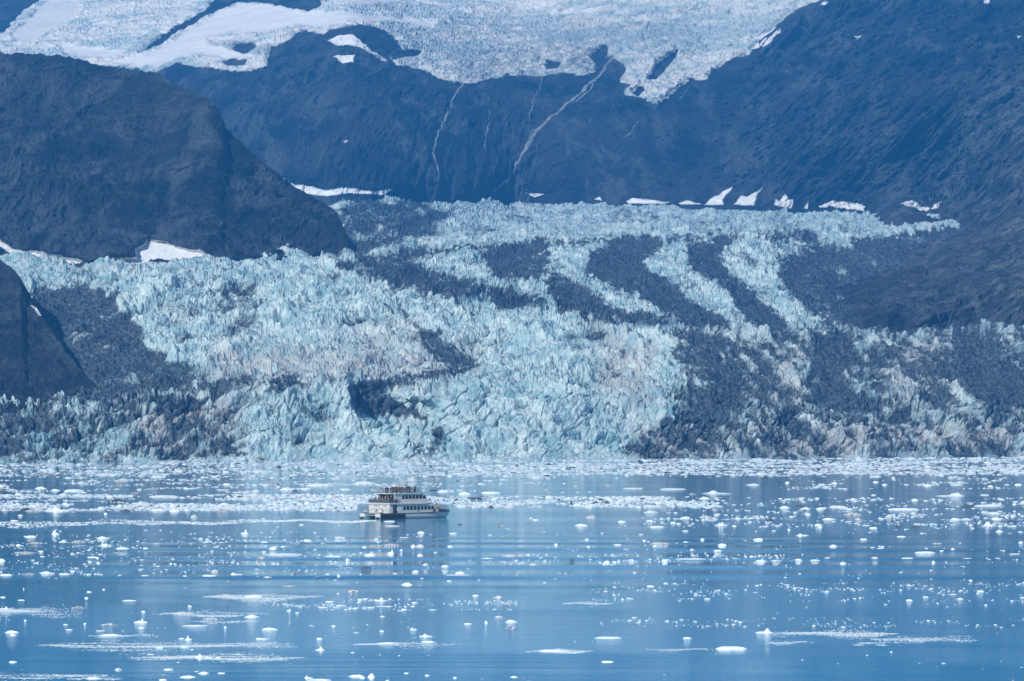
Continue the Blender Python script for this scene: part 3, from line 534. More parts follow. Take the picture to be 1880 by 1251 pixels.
# crop, x, waterline, width, height (all measured on an enlargement of 3.917), kind, label
CAT = [
(1,410,388,190,50,'p','white domed floe with a broad rounded peak at the left edge of the ice band'),
(1,830,320,150,28,'g','long dark grey floe like a whale back in the left ice band'),
(1,290,225,90,32,'l','bulging white floe beside dark blue water, upper left pack ice'),
(1,395,240,75,26,'l','round white floe joined to a thin shelf, upper left pack ice'),
(1,530,242,150,34,'f','wide bright white floe with a lumpy top, upper left pack ice'),
(1,1130,145,130,30,'l','pale floe with a brown smear on its right end near the far ice'),
(1,770,128,210,28,'f','very long pale floe floating alone before the far ice'),
(1,310,125,220,22,'d','long dirt streaked floe near the far ice at far left'),
(1,860,185,90,34,'d','grey brown lump standing up from the thin far ice line'),
(1,1080,230,120,22,'d','flat floe with dark vertical notches in calm grey water'),
(1,965,258,70,26,'d','rounded tan floe in calm grey water'),
(1,1340,226,52,18,'f','small clean white slab in calm grey water'),
(1,1600,236,100,18,'s','thin pale slab with a grey right end in calm grey water'),
(1,1725,252,40,26,'d','small peaked tan lump in calm grey water'),
(1,1170,285,230,30,'f','long low ridge of white ice at the back of the left ice band'),
(1,1130,385,130,30,'l','lumpy white floe at the front of the left ice band'),
(1,1255,390,80,34,'l','white floe with two humps at the front of the left ice band'),
(1,1600,388,140,34,'d','white floe with a dark flat foot at the front of the ice band'),
(1,1395,432,60,36,'d','ragged floe with a dark upright chip behind the wake'),
(1,900,385,80,16,'g','dark flat scrap at the front of the left ice band'),
(1,240,388,150,22,'d','low brown and white floe touching the domed floe'),
(1,215,575,95,30,'l','white wedge floe just below the foam line at far left'),
(1,395,552,60,50,'p','glassy upright lump on a small floe below the foam line'),
(1,735,585,95,30,'l','white floe with a notched top below the foam line'),
(1,170,690,190,22,'d','long brown and white floe on deep blue water at far left'),
(1,250,620,150,22,'d','low tan and white floe on deep blue water'),
(1,560,612,120,34,'d','broken grey and white floe on deep blue water'),
(1,875,660,120,34,'l','slanted white floe on mid blue water'),
(1,750,632,60,40,'p','small peaked floe on mid blue water'),
(1,1760,550,60,50,'p','upright crumbling floe above the ripples'),
(1,665,722,95,20,'f','bright low slab on deep blue water'),
(1,10,745,60,30,'l','white floe cut by the left edge of the view'),
(1,10,260,70,28,'g','dark brown floe at the left edge beside the pack ice'),
(1,2,210,80,34,'f',None),(1,450,610,90,16,'f',None),(1,100,458,80,18,'f',None),(1,145,420,60,18,'l',None),(1,600,255,60,18,'f',None),(1,760,408,40,24,'l',None),
(2,770,190,190,40,'l','large white floe with twin humps left of the boat'),
(2,450,205,200,40,'f','long floe of white ice with brown top left of the boat'),
(2,215,234,115,34,'l','pale floe with a scalloped top left of the boat'),
(2,350,228,90,24,'f','clean flat white floe beside the long brown topped floe'),
(2,640,232,85,18,'f','small clean floe between the twin humped floe and the boat'),
(2,110,185,190,20,'d','thin brown and white strip of ice in calm water'),
(2,1120,168,110,34,'d','knobbly floe right behind the boat mast'),
(2,1270,166,130,30,'d','grey topped floe reaching right from behind the boat mast'),
(2,1345,250,92,24,'f','plain white slab, nearest the boat of three behind its bow'),
(2,1500,266,105,36,'l','middle white floe of three behind the boat bow'),
(2,1690,258,145,30,'f','longest white slab of three behind the boat bow'),
(2,470,372,45,12,'g','left dark scrap of two on the ice band beside the boat'),
(2,575,370,34,14,'g','right dark scrap of two on the ice band beside the boat'),
(2,1310,314,28,18,'g','tiny dark hump on the ice band beyond the bow'),
(2,1690,360,44,20,'g','dark grey lump among pale ice right of the boat'),
(2,960,462,90,16,'f','low floe touching the dark side of the boat hull'),
(2,980,495,120,14,'s','thin floe in the boat reflection'),
(2,1185,545,60,26,'l','small white floe in the reflection under the bow'),
(2,1420,548,60,16,'f','small pale slab right of the boat reflection'),
(2,970,632,110,28,'d','tan floe with a ragged top below the boat'),
(2,815,706,85,30,'l','bright rounded floe on the ripples below the boat'),
(2,560,715,120,18,'f','low white floe with a long tail on the ripples'),
(2,190,702,280,20,'s','longest thin floe strip on the ripples'),
(2,970,690,55,44,'p','upright floe with an open top on the ripples'),
(2,120,662,60,42,'l','small heaped floe on the first ripples'),
(2,1820,710,90,28,'d','grey rubble floe on the ripples right of the boat'),
(2,1465,482,40,8,'g','tiny dark scrap right of the boat bow'),(2,1275,578,40,10,'g','tiny dark scrap below the boat bow'),(2,1765,495,90,12,'d','flat grey scrap right of the boat'),
(2,1850,55,0,0,'x',None),
(2,780,648,50,18,'f',None),(2,1395,640,50,16,'f',None),(2,1180,640,90,26,'d',None),(2,1130,640,50,30,'l',None),(2,1075,578,70,12,'s',None),(2,370,598,80,20,'f',None),(2,60,612,70,18,'f',None),(2,1215,778,90,26,'d',None),(2,1045,672,34,24,'l',None),(2,40,730,110,34,'d',None),(2,660,740,50,30,'p',None),(2,1660,730,120,16,'s',None),(2,1180,705,60,22,'l',None),
(3,35,68,34,24,'g','small black pyramid of rock covered ice in the far white pack'),
(3,425,80,115,16,'g','long black slab in the far white pack'),
(3,245,112,60,16,'d','brown scraps standing in the far white pack'),
(3,1855,84,46,26,'g','black pointed lump in the far white pack'),
(3,1822,150,62,20,'g','dark low lump at the lower edge of the far white pack'),
(3,427,334,22,32,'g','small black pointed fin of ice right of the boat'),
(3,680,334,62,30,'g','black dome of ice, right one of a dark pair'),
(3,600,332,60,24,'g','ragged dark ice, left one of a dark pair'),
(3,875,226,152,20,'f','straight white slab with a flat top in calm pale water'),
(3,1160,232,200,24,'f','long white slab whose left end rises in calm pale water'),
(3,1480,262,230,34,'p','long floe with a dark middle and a white lump at its right end'),
(3,1385,298,80,30,'l','bright white block just below the dark middled floe'),
(3,1735,200,120,24,'l','white floe with a bumpy top against dark blue water'),
(3,1300,265,60,18,'d','small floe with a dark middle by the light and dark water edge'),
(3,700,205,95,22,'d','small floe with a dark crown in calm pale water'),
(3,460,210,50,14,'d','tiny floe with a dark right end in calm pale water'),
(3,570,435,95,34,'d','brown striped floe with a white front in pale water'),
(3,500,492,110,26,'l','white floe with one small peak in pale water'),
(3,790,465,70,22,'l','small floe rising to the right in pale water'),
(3,1045,502,120,20,'f','flat white floe ending in a dark scrap'),
(3,1395,432,115,26,'d','tan and white floe on dark blue water'),
(3,1505,490,100,38,'p','triangular white floe on dark blue water'),
(3,1250,438,80,24,'l','white floe on the edge of the dark blue water'),
(3,1515,632,70,30,'l','square shouldered floe on blue ripples'),
(3,425,742,66,14,'g','black scrap with turned up ends on the ripples'),
(3,705,732,30,10,'g','small dark scrap beside a white strip on the ripples'),
(3,30,705,60,18,'d',None),(3,1295,735,240,20,'s','very long thin ice strip on blue water'),
(3,1070,625,150,26,'d','wide tan rubble floe on blue ripples'),
(3,1775,592,75,24,'f','pale rectangular slab on blue ripples'),
(3,1480,675,80,24,'f',None),(3,1295,668,50,22,'d',None),(3,820,662,60,10,'s',None),(3,760,628,80,12,'s',None),(3,1250,610,50,14,'f',None),(3,1245,530,60,14,'f',None),(3,245,234,34,8,'f',None),(3,375,190,30,12,'f',None),(3,560,250,34,8,'f',None),(3,475,252,34,8,'f',None),(3,365,252,34,8,'f',None),(3,1100,745,70,26,'l',None),(3,150,772,80,16,'d',None),(3,1790,748,110,24,'l',None),(3,150,470,110,12,'d',None),(3,1860,455,60,22,'g','dark edged block right of the triangular floe'),(3,540,590,40,12,'f',None),(3,1370,590,40,16,'l',None),
(4,1355,280,225,38,'p','large bright white berg with a crest of small peaks on dark water'),
(4,1600,272,75,16,'f','thin white slab right of the large crested berg'),
(4,480,448,115,26,'l','white mound with a dark right tip on dark water'),
(4,650,415,130,34,'d','striped rubble floe on dark water'),
(4,1020,378,240,34,'f','broad pile of white slush and slabs on dark water'),
(4,1630,352,200,30,'f','long low heap of white ice under the large crested berg'),
(4,1480,355,110,18,'g','spidery dark floe beside the long low heap'),
(4,1630,488,80,40,'p','brown grey peaked floe sloping down to the right'),
(4,1500,490,40,28,'d','small tan lump left of the brown peaked floe'),
(4,1800,464,92,12,'g','flat dark floe right of the brown peaked floe'),
(4,980,500,60,10,'g','left dark scrap of two flat scraps on dark water'),
(4,1095,504,80,20,'g','right dark scrap of two flat scraps on dark water'),
(4,1690,448,85,26,'l','rounded pale floe above the brown peaked floe'),
(4,800,510,62,22,'f','pale slab alone on dark water'),
(4,265,352,90,12,'g','thin black line of ice on a white floe'),
(4,160,365,90,30,'l','white mound at the left of the dark water'),
(4,420,372,80,26,'l','pale mound among small floes on dark water'),
(4,545,358,130,28,'f','wide pale floe left of the striped rubble floe'),
(4,910,430,60,36,'d','brown speckled lump on dark water'),
(4,290,562,100,24,'p','pointed white floe on a long thin streak'),
(4,510,640,60,26,'l','pale green white block on blue water'),
(4,1170,688,155,28,'f','large pale tabular floe on open blue water'),
(4,582,765,52,26,'l','bright rounded white ball of ice at right'),
(4,810,728,60,28,'d','brown topped pyramid floe on blue water'),
(4,1045,728,100,16,'f','low white floe under the pale tabular floe'),
(4,800,272,52,14,'f',None),(4,715,296,55,10,'f',None),(4,1095,310,80,26,'l',None),(4,75,450,50,26,'d',None),(4,1720,305,65,12,'f',None),(4,180,185,50,26,'l',None),(4,520,190,70,26,'l',None),(4,450,210,60,14,'d',None),(4,815,180,60,22,'l',None),(4,880,200,60,24,'l',None),(4,1190,205,80,30,'l',None),(4,1400,200,120,20,'f',None),(4,1640,210,60,24,'l',None),(4,1840,200,80,24,'l',None),(4,815,140,120,22,'f',None),(4,1260,622,110,20,'d',None),(4,1230,755,32,26,'l',None),(4,1370,662,40,18,'l',None),(4,850,655,70,10,'s',None),(4,415,505,50,24,'l',None),(4,1705,535,70,26,'l',None),(4,730,590,70,18,'f',None),(4,690,450,80,28,'d',None),(4,1815,696,100,10,'s',None),(4,1475,728,90,8,'s',None),(4,1860,615,50,24,'l',None),(4,1000,572,90,16,'f',None),(4,380,742,110,18,'s',None),(4,100,745,120,14,'d',None),(4,260,740,80,20,'l',None),(4,1180,655,30,10,'f',None),(4,190,522,34,20,'l',None),(4,1440,270,1,1,'x',None),
(5,1010,405,105,46,'p','white sail shaped berg leaning left with a clear reflection'),
(5,780,425,140,28,'d','grey blue oval floe left of the sail shaped berg'),
(5,785,502,180,26,'l','white floe with a dark pocket trailing a pale streak'),
(5,1310,345,170,32,'d','knobbly white and grey floe on a long pale streak'),
(5,1510,385,120,26,'d','speckled grey floe at the right of the pale streak'),
(5,1810,368,125,36,'l','bright tall white block at the right of the pale streak'),
(5,1820,222,150,34,'f','large low white floe on the long central streak'),
(5,1610,212,140,24,'d','white and dark floe with a jagged top on the central streak'),
(5,1400,432,200,20,'s','long smooth white bar of ice'),
(5,1355,528,50,46,'p','upright glassy chip beside a flat floe'),
(5,1305,522,50,14,'f','small flat floe beside the upright glassy chip'),
(5,1325,582,90,24,'b','blue grey oval floe, right of two on the brightest streak'),
(5,1145,588,70,20,'b','blue grey oval floe, left of two on the brightest streak'),
(5,1430,658,70,40,'p','leaning green white block on the lower bright streak'),
(5,1570,662,60,22,'d','tan lump right of the leaning block'),
(5,1500,660,80,18,'f',None),
(5,90,692,60,24,'f','small bright white slab near the lower left corner'),
(5,848,746,60,28,'d','small brown speckled floe alone near the bottom'),
(5,665,812,130,32,'l','white mound with a black spot at the bottom left'),
(5,1345,802,130,26,'l','white mound with a brown right side near the bottom'),
(5,1210,745,75,20,'f','pale thin slab above the brown sided mound'),
(5,1460,772,90,26,'l','scalloped pale floe near the bottom'),
(5,1590,772,75,16,'f',None),(5,1170,820,80,20,'f',None),(5,1185,782,50,12,'d',None),
(5,30,308,80,28,'p','white hump at the left end of the wide pale streak'),
(5,80,478,110,30,'l','white floe with a round ball of ice beneath at left'),
(5,90,498,50,24,'l','round pale ball of ice touching the white floe at left'),
(5,560,302,120,28,'d','low floe with a raised right corner above the streaks'),
(5,925,250,110,18,'s','thin white floe with a bump at its left end'),
(5,330,52,120,28,'l','lumpy white floe in the row on deep blue water'),
(5,200,58,100,24,'d','tan topped floe in the row on deep blue water'),
(5,460,58,90,20,'f','flat white floe in the row on deep blue water'),
(5,40,66,90,26,'f','flat floe at the left end of the row on deep blue water'),
(5,1540,38,60,24,'d','floe with a dark right side above the central streak'),
(5,1500,72,115,24,'f','pale square ended slab above the central streak'),
(5,1700,60,100,24,'p','pale slab with a raised hump above the central streak'),
(5,640,186,50,16,'f',None),(5,745,168,30,14,'l',None),(5,1330,72,40,14,'f',None),(5,1365,290,40,28,'p',None),(5,1030,328,40,18,'l',None),(5,1080,636,70,12,'f',None),(5,1710,636,60,12,'f',None),(5,1620,442,34,26,'l',None),(5,1860,522,60,16,'f',None),(5,610,416,30,18,'l',None),(5,495,458,70,14,'f',None),(5,720,466,100,12,'s',None),(5,470,420,50,10,'f',None),(5,150,246,70,14,'f',None),(5,720,60,60,8,'s',None),(5,860,65,34,10,'f',None),(5,1040,68,80,12,'s',None),(5,170,165,14,20,'l',None),(5,20,225,50,18,'f',None),(5,1635,292,20,16,'g',None),(5,620,232,40,24,'l',None),(5,180,392,30,18,'l',None),
(6,95,458,120,34,'l','white floe crowned with small points on mid blue water'),
(6,45,526,95,20,'f','flat white floe below the point crowned floe'),
(6,455,526,50,28,'l','small rounded white lump, upper of two in mid blue water'),
(6,460,604,75,38,'p','small three pointed white berg, lower of two in mid blue water'),
(6,1220,506,105,32,'p','white saddle shaped floe above the thin slush line'),
(6,1235,548,120,28,'l','white floe at the right end of the thin slush line'),
(6,940,556,135,20,'f','white floe at the middle of the thin slush line'),
(6,830,800,56,62,'l','tall round white ball of ice near the bottom'),
(6,720,796,130,34,'l','white floe reaching left from the tall round ball'),
(6,765,806,60,20,'l',None),
(6,380,806,70,36,'p','grey splintered upright floe near the bottom'),
(6,450,822,190,22,'f','long white floe at the foot of the grey splintered floe'),
(6,690,184,115,30,'d','oblong floe with a black rim, white on top'),
(6,232,146,118,18,'d','long thin floe with a black left end'),
(6,1085,136,95,34,'l','white heap of small blocks on soft ripples'),
(6,895,250,85,42,'p','crumbling transparent looking heap of ice'),
(6,1465,52,75,32,'l','round white dome on a thin shelf amid ripples'),
(6,1450,66,200,10,'s','thin shelf of ice under the round white dome'),
(6,790,16,100,20,'g','dark brown ragged floe above the ripples'),
(6,595,75,26,32,'p','tiny upright white chip above the black ended floe'),
(6,1835,402,100,30,'l','white triangular floe at the middle of the view'),
(6,1840,448,90,26,'d','tan floe just under the white triangular floe'),
(6,1130,456,55,18,'f','small white slab with a twin reflection'),
(6,905,468,46,16,'f',None),(6,1525,416,80,16,'f',None),(6,1655,408,34,28,'p',None),(6,1745,368,85,18,'d',None),(6,1800,280,95,20,'d',None),(6,1580,212,65,18,'f',None),(6,1745,228,110,26,'d',None),(6,530,256,90,14,'f',None),(6,610,284,110,12,'s',None),(6,235,322,50,28,'p',None),(6,295,336,40,14,'f',None),(6,1080,772,45,18,'f',None),(6,1230,788,55,18,'l',None),(6,1430,804,42,20,'l',None),(6,1855,800,80,20,'l',None),(6,695,622,40,10,'f',None),(6,270,60,60,30,'d',None),(6,80,82,85,20,'d',None),(6,1140,262,60,12,'f',None),(6,1040,322,80,8,'s',None),(6,1390,106,50,12,'f',None),(6,1000,50,50,10,'s',None),(6,590,198,40,16,'d',None),(6,920,290,170,10,'s',None),(6,1195,90,40,14,'d',None),(6,945,824,40,16,'l',None),
(7,1580,600,235,52,'f','biggest flat topped white slab of the foreground, tapering right'),
(7,1815,480,140,50,'p','bright white berg with two rows of blunt peaks'),
(7,300,614,230,28,'f','long white slab with dark specks on its edge'),
(7,695,520,205,26,'f','long low floe with a soft central hump'),
(7,1260,520,70,22,'l','small smooth oval white floe'),
(7,690,690,95,22,'f','pale grey straight slab alone on blue water'),
(7,685,800,38,42,'l','standing egg shaped white lump near the bottom'),
(7,1230,806,115,20,'f','small white floe near the bottom between two lone lumps'),
(7,35,806,80,28,'l','white domed floe near the bottom, right of the centre line'),
(7,1725,348,110,30,'g','black dumbbell shaped floe'),
(7,1075,265,55,36,'g','dark grey hooked lump beside pale ice'),
(7,1020,268,60,30,'l','pale broken ice left of the dark hooked lump'),
(7,890,322,70,20,'g','pair of dark bumps joined by a low white floe'),
(7,1225,314,115,24,'f','smooth white wedge floe rising to the left'),
(7,270,344,130,22,'f','smooth low white oval floe with blue shade'),
(7,670,326,115,26,'p','thin floe with one small spike at its left end'),
(7,600,272,160,18,'f','long low floe under a second thin one'),
(7,765,200,100,40,'d','ramp shaped rubble floe rising to the right'),
(7,840,225,150,40,'d','rubble floe with a raised right corner'),
(7,1680,258,110,26,'l','white floe on the dark water edge with a brown ridge'),
(7,1580,45,95,22,'d','white floe with a black middle'),
(7,1740,40,60,26,'l','pale block with a ribbed top'),
(7,1730,182,165,26,'l','bumpy white floe with many small knobs'),
(7,1545,350,130,16,'d','low speckled floe left of the black dumbbell floe'),
(7,1165,428,200,26,'s','widest floe of the long broken line of ice'),
(7,1350,425,100,24,'s',None),(7,930,430,120,26,'s','left end floe of the long broken line of ice'),
(7,1425,468,50,16,'g','brown twin scraps under the broken line of ice'),
(7,298,428,34,12,'g','tiny blue black scrap in pale blue water'),
(7,100,452,170,26,'d','long uneven floe with tan streaks'),
(7,1630,820,125,16,'d','grey slab cut by the bottom of the view'),
(7,860,820,70,14,'f',None),(7,940,556,34,22,'l',None),(7,840,554,28,12,'f',None),(7,1060,474,50,12,'f',None),(7,1100,460,130,8,'s',None),(7,640,448,50,22,'d',None),(7,590,90,50,20,'l',None),(7,688,92,24,18,'l',None),(7,85,246,120,26,'d',None),(7,185,220,60,24,'l',None),(7,140,52,80,12,'s',None),(7,840,32,140,16,'s',None),(7,1160,25,120,24,'l',None),(7,1510,132,50,12,'f',None),(7,1160,106,34,10,'f',None),(7,1790,254,34,18,'l',None),(7,1040,185,40,20,'p',None),(7,1150,236,110,14,'d',None),(7,1660,318,90,14,'f',None),(7,1490,462,70,16,'f',None),(7,1570,440,30,30,'p',None),(7,1140,272,90,10,'f',None),(7,550,244,120,12,'s',None),(7,1625,516,36,10,'f',None),(7,410,436,34,10,'f',None),(7,20,400,60,22,'l',None),
(8,720,700,65,66,'p','small forked white berg, two horned, standing alone at right'),
(8,745,720,155,18,'f','thin white slab just below the forked berg'),
(8,1160,556,90,50,'p','white berg with a row of teeth on a slanting streak'),
(8,885,582,110,38,'l','white floe at the lower left end of the slanting streak'),
(8,635,510,130,30,'f','white floe with a smooth top, middle of the bright right streak'),
(8,830,492,210,22,'f','long white floe with a low rise, right end of the bright streak'),
(8,1130,472,62,42,'l','white lump with a small hole joined to a low shelf'),
(8,1190,466,80,16,'f','low shelf right of the holed lump'),
(8,1730,598,130,36,'f','solid white slab with a rounded left end near the right edge'),
(8,1760,502,190,22,'s','long thin slab with a knob at its left end'),
(8,1550,445,120,26,'l','cross shaped white floe with a small mast of ice'),
(8,300,548,130,22,'f','concave topped white slab left of the forked berg'),
(8,145,310,130,44,'d','white floe with a brown right flank'),
(8,530,318,70,26,'g','black nosed oval floe'),
(8,1580,822,60,34,'p','small spiky floe at the bottom right'),
(8,803,806,44,26,'l','small round lump below the thin white slab'),
(8,400,824,100,18,'l','white mound cut by the bottom of the view'),
(8,1285,82,100,22,'l','white floe with a humped left end'),
(8,1078,112,60,20,'l','small bright white cap of ice'),
(8,740,126,90,16,'f','flat floe with a faint twin behind it'),
(8,135,55,75,16,'f','small straight slab in the light water'),
(8,560,190,80,22,'l','white mound beside the ball shaped floe'),
(8,630,192,50,30,'l','ball shaped white floe in the scattered row'),
(8,545,208,95,14,'s',None),(8,435,210,80,18,'f',None),
(8,1290,208,180,26,'d','long floe with brown teeth in the right hand row'),
(8,1580,164,90,34,'l','stacked white blocks in the right hand row'),
(8,1715,178,120,40,'d','broad rubble floe in the right hand row'),
(8,1835,250,62,40,'p','leaning white berg by the right edge'),
(8,1722,242,75,24,'l','rounded floe left of the leaning berg'),
(8,1450,290,80,24,'l','white floe with a peak and a thin left tail'),
(8,1098,292,60,24,'d','tan square lump on open blue water'),
(8,1218,334,72,16,'f','rounded bar of ice under a pair of specks'),
(8,180,190,65,22,'d',None),(8,540,252,50,14,'f',None),(8,240,250,50,12,'f',None),(8,865,242,45,10,'f',None),(8,960,210,80,10,'s',None),(8,1390,155,60,18,'l',None),(8,1490,172,70,18,'f',None),(8,1850,158,90,18,'f',None),(8,250,425,180,20,'s',None),(8,470,405,80,20,'l',None),(8,560,448,80,16,'f',None),(8,645,458,80,16,'l',None),(8,300,456,70,12,'f',None),(8,1380,395,190,8,'s',None),(8,1275,420,60,8,'s',None),(8,350,100,50,14,'f',None),(8,285,104,40,12,'f',None),(8,80,102,34,16,'l',None),(8,805,45,30,14,'l',None),(8,1120,822,70,14,'d',None),(8,1460,820,50,10,'f',None),(8,695,190,50,14,'f',None),(8,1585,206,80,14,'f',None),(8,1080,216,30,12,'l',None),
]
GROUPS = {'f': ('small_floe', 'small plain flat white ice floe with nothing to tell it from its like', 'small flat white floes'),
 's': ('small_floe', 'small thin strip of white ice lying low on the water', 'small thin strips of ice'),
 'l': ('small_floe', 'small plain rounded lump of white ice floating on the water', 'small rounded white lumps of ice'),
 'p': ('small_floe', 'small plain upright chip of white ice floating on the water', 'small upright chips of ice'),
 'd': ('small_floe', 'small plain brown speckled piece of floating ice', 'small brown speckled pieces of ice'),
 'g': ('small_floe', 'tiny unmarked dark scrap of floating ice', 'tiny dark scraps of ice')}
rr = np.random.RandomState(21)
nfloe = 0
for i, (cr, zx, zy, zw, zh, kd, lab) in enumerate(CAT):
    if kd == 'x' or nfloe >= 300: continue
    u = CR[cr][0]+zx/3.917; v = CR[cr][1]+zy/3.917
    x, y = water_at(u, v); s = y/F/3.917
    w = zw*s*(.92 if lab else .72); h = zh*s*{'f': .42, 's': .4, 'l': .42, 'd': .48, 'g': .7, 'p': .62, 'b': .42}[kd]; dep = min(w*rr.uniform(.5, .9), 14)
    o = mesh_np(None or ('ice_floe' if lab else 'small_floe'), *floe_mesh('', kd, w*1.02, h, rr, depth=dep), FM[kd])
    o.location = (x, y+dep*.45, 0); nfloe += 1
    if lab: tag(o, lab, 'berg' if kd == 'p' and zh > 34 else 'ice floe', 'floating ice pieces')
    else: nm, l_, g_ = GROUPS[kd]; tag(o, l_, 'ice floe', g_)
print('floes', nfloe)

# the countless rest: brash ice, slush and foam, scattered over the water
def chunk_batch(name, uv, wpx, hpx, mats, seed, kinds='flld', nvar=14, na=9, nr=4, maxdep=8.0, aspect=(.4, 1.0)):
    r_ = np.random.RandomState(seed); tm = []
    for k in range(nvar): tm.append(floe_mesh('', kinds[k % len(kinds)], 1.0, 1.0, r_, nr=nr, na=na, depth=1.0))
    V = []; Fc = []; MI = []; off = 0; nt_ = tm[0][0].shape[0]
    x, y = water_at(uv[:, 0], uv[:, 1]); s = y/F; w = wpx*s; h = hpx*s
    dep = np.minimum(w*r_.uniform(*aspect, len(w)), maxdep)
    T = np.stack([t_[0] for t_ in tm]); which = r_.randint(0, nvar, len(w)); flip = r_.choice([-1, 1], len(w))
    VV = T[which].copy(); VV[..., 0] *= (w*flip)[:, None]; VV[..., 1] *= dep[:, None]; VV[..., 2] *= h[:, None]
    VV[..., 0] += x[:, None]; VV[..., 1] += y[:, None]
    f = tm[0][1]; FF = f[None]+(np.arange(len(w))*nt_)[:, None, None]
    o = mesh_np(name, VV.reshape(-1, 3), FF.reshape(-1, 4), mats)
    if len(mats) > 1:
        mi = np.where(r_.rand(len(w)) < .86, 0, r_.randint(1, len(mats), len(w)))
        o.data.polygons.foreach_set('material_index', np.repeat(mi, len(f)).astype(np.int32))
    return o
def sample(n, u0, u1, v0, v1, su, sv, thr, soft, seed, dens=None):
    """N places inside a strip of water, clumped by noise"""
    r_ = np.random.RandomState(seed); u = r_.uniform(u0, u1, n).astype(np.float32); v = r_.uniform(v0, v1, n).astype(np.float32)
    p = sm(thr-soft, thr+soft, fbm(u/su+seed, v/sv+seed*3, np.full(n, seed*1.7), 4, .6))
    if dens is not None: p = p*dens(u, v)
    k = r_.rand(n) < p; return np.stack([u[k], v[k]], -1)
def sizes(n, med, sp, seed): return np.clip(np.exp(np.random.RandomState(seed).normal(math.log(med), sp, n)), 1, 40)
front = lambda u: np.interp(u, [-260, 0, 940, 1880, 2140], [851.5, 850.5, 844.5, 839, 837])
# far pack against the ice cliff
A = []
A.append(sample(30000, -200, 2080, 839, 878, 140, 4.0, -.12, .12, 3, lambda u, v: (v > front(u)+.5)*(sm(876, 868, v)*.9+.05)*np.interp(u, [0, 500, 900, 2000], [.55, .7, 1, 1])))
A.append(sample(9000, -200, 1010, 868, 905, 130, 4.0, .16, .12, 4))
A.append(sample(14000, -200, 760, 908, 938, 160, 9.0, -.10, .16, 5))
A.append(sample(5000, 700, 1320, 912, 932, 120, 6.0, -.05, .2, 6))
A.append(sample(5200, 1180, 2080, 914, 968, 90, 5.0, .10, .15, 7))
A.append(sample(2600, 1400, 2080, 876, 900, 80, 4.0, .2, .1, 8))
A = np.concatenate(A); A = A[~((A[:, 0] > 655) & (A[:, 0] < 835) & (A[:, 1] > 925))]
w = sizes(len(A), 3.8, .6, 1); h = np.clip(w*np.random.RandomState(2).uniform(.08, .26, len(A)), .5, 4)
tag(chunk_batch('brash_ice', A, w, h, [M_WHITE, M_DIRTY, M_BLUE, M_DARK], 31, maxdep=30, aspect=(1, 3)), kind='stuff')
B = [sample(5200, -100, 1980, 950, 1070, 110, 9.0, .16, .18, 9, lambda u, v: np.interp(u, [0, 600, 1000, 1900], [1, .7, .55, .9])),
     sample(1800, -100, 700, 985, 1055, 120, 8.0, .05, .2, 10), sample(2000, 1080, 1980, 1070, 1104, 70, 8.0, .16, .15, 11),
     sample(700, 1100, 1980, 1134, 1152, 90, 5.0, .12, .15, 12), sample(800, 900, 1560, 1018, 1038, 90, 6.0, .1, .15, 13), sample(900, 500, 950, 1100, 1120, 100, 6.0, .1, .15, 14),
     sample(1500, -100, 1980, 1060, 1260, 150, 20.0, .25, .2, 15)]
B = np.concatenate(B); B = B[~((B[:, 0] > 655) & (B[:, 0] < 835) & (B[:, 1] < 965))]
w = sizes(len(B), 2.7, .6, 5); h = np.clip(w*np.random.RandomState(6).uniform(.06, .22, len(B)), .4, 4)
tag(chunk_batch('scattered_ice', B, w, h, [M_WHITE, M_DIRTY, M_BLUE], 32, na=10), kind='stuff')
# smears of fine slush on the near water, and the foam line the boat leaves
SM = [(60,560,1186,7,5200),(230,560,1208,5,3600),(-140,150,1124,9,5200),(370,600,1097,5,2600),(640,850,1184,3,1500),(1400,1650,1164,5,2600),(1590,1800,1174,5,1900),(1560,1640,1182,3,500),
      (960,1090,1196,2.5,900),(1180,1330,1193,2,700),(-100,220,1242,5,1500),(120,230,1245,3,500),(160,300,1168,2.5,700),(280,500,1128,4,1300),(350,480,1142,3,600),(1400,1500,1180,2.5,500),(1030,1130,1108,2.5,500)]
G = []; r_ = np.random.RandomState(77)
for u0, u1, vc, sv, n in SM:
    n = int(n*3.6); sv *= 1.05
    a = r_.beta(2.2, 2.2, n); u = u0+(u1-u0)*a; v = vc+(r_.normal(0, 1, n)*sv*.55)*np.sqrt(4*a*(1-a))*(1+.5*np.sin(a*9+vc)) + 1.2*np.sin(a*8+vc)
    k = r_.rand(n) < .06+.8*sm(-.15, .45, fbm((u/160).astype(np.float32), (v/2.0).astype(np.float32), np.full(n, vc*.1, np.float32), 4)); G.append(np.stack([u[k], v[k]], -1))
G = np.concatenate(G)
w = sizes(len(G), 2.3, .35, 8); h = np.full(len(G), .13)*r_.uniform(.5, 1.3, len(G))
tag(chunk_batch('slush', G, w, h, [M_WHITE], 33, kinds='f', na=6, nr=3, aspect=(1.2, 2.6)), kind='stuff')
n = 3000; u = r_.uniform(-120, 690, n); t_ = (u+120)/810
vc = 963.5-7.5*t_+1.6*np.sin(u/47)+1.0*np.sin(u/19); hw = (6.2-4.8*t_**.7)*(1+.25*np.sin(u/31))
v = vc+hw*r_.uniform(-1, 1, n); k = (r_.rand(n) < sm(-.7, .1, fbm((u/45).astype(np.float32), (v/1.6).astype(np.float32), np.zeros(n, np.float32), 4))*(1-.35*t_))
Wk = np.stack([u[k], v[k]], -1); w = sizes(len(Wk), 3.6, .3, 9); h = np.full(len(Wk), .4)*r_.uniform(.6, 1.3, len(Wk))
tag(chunk_batch('wake_foam', Wk, w, h, [M_FOAM], 34, kinds='f', na=6, nr=3), kind='stuff')

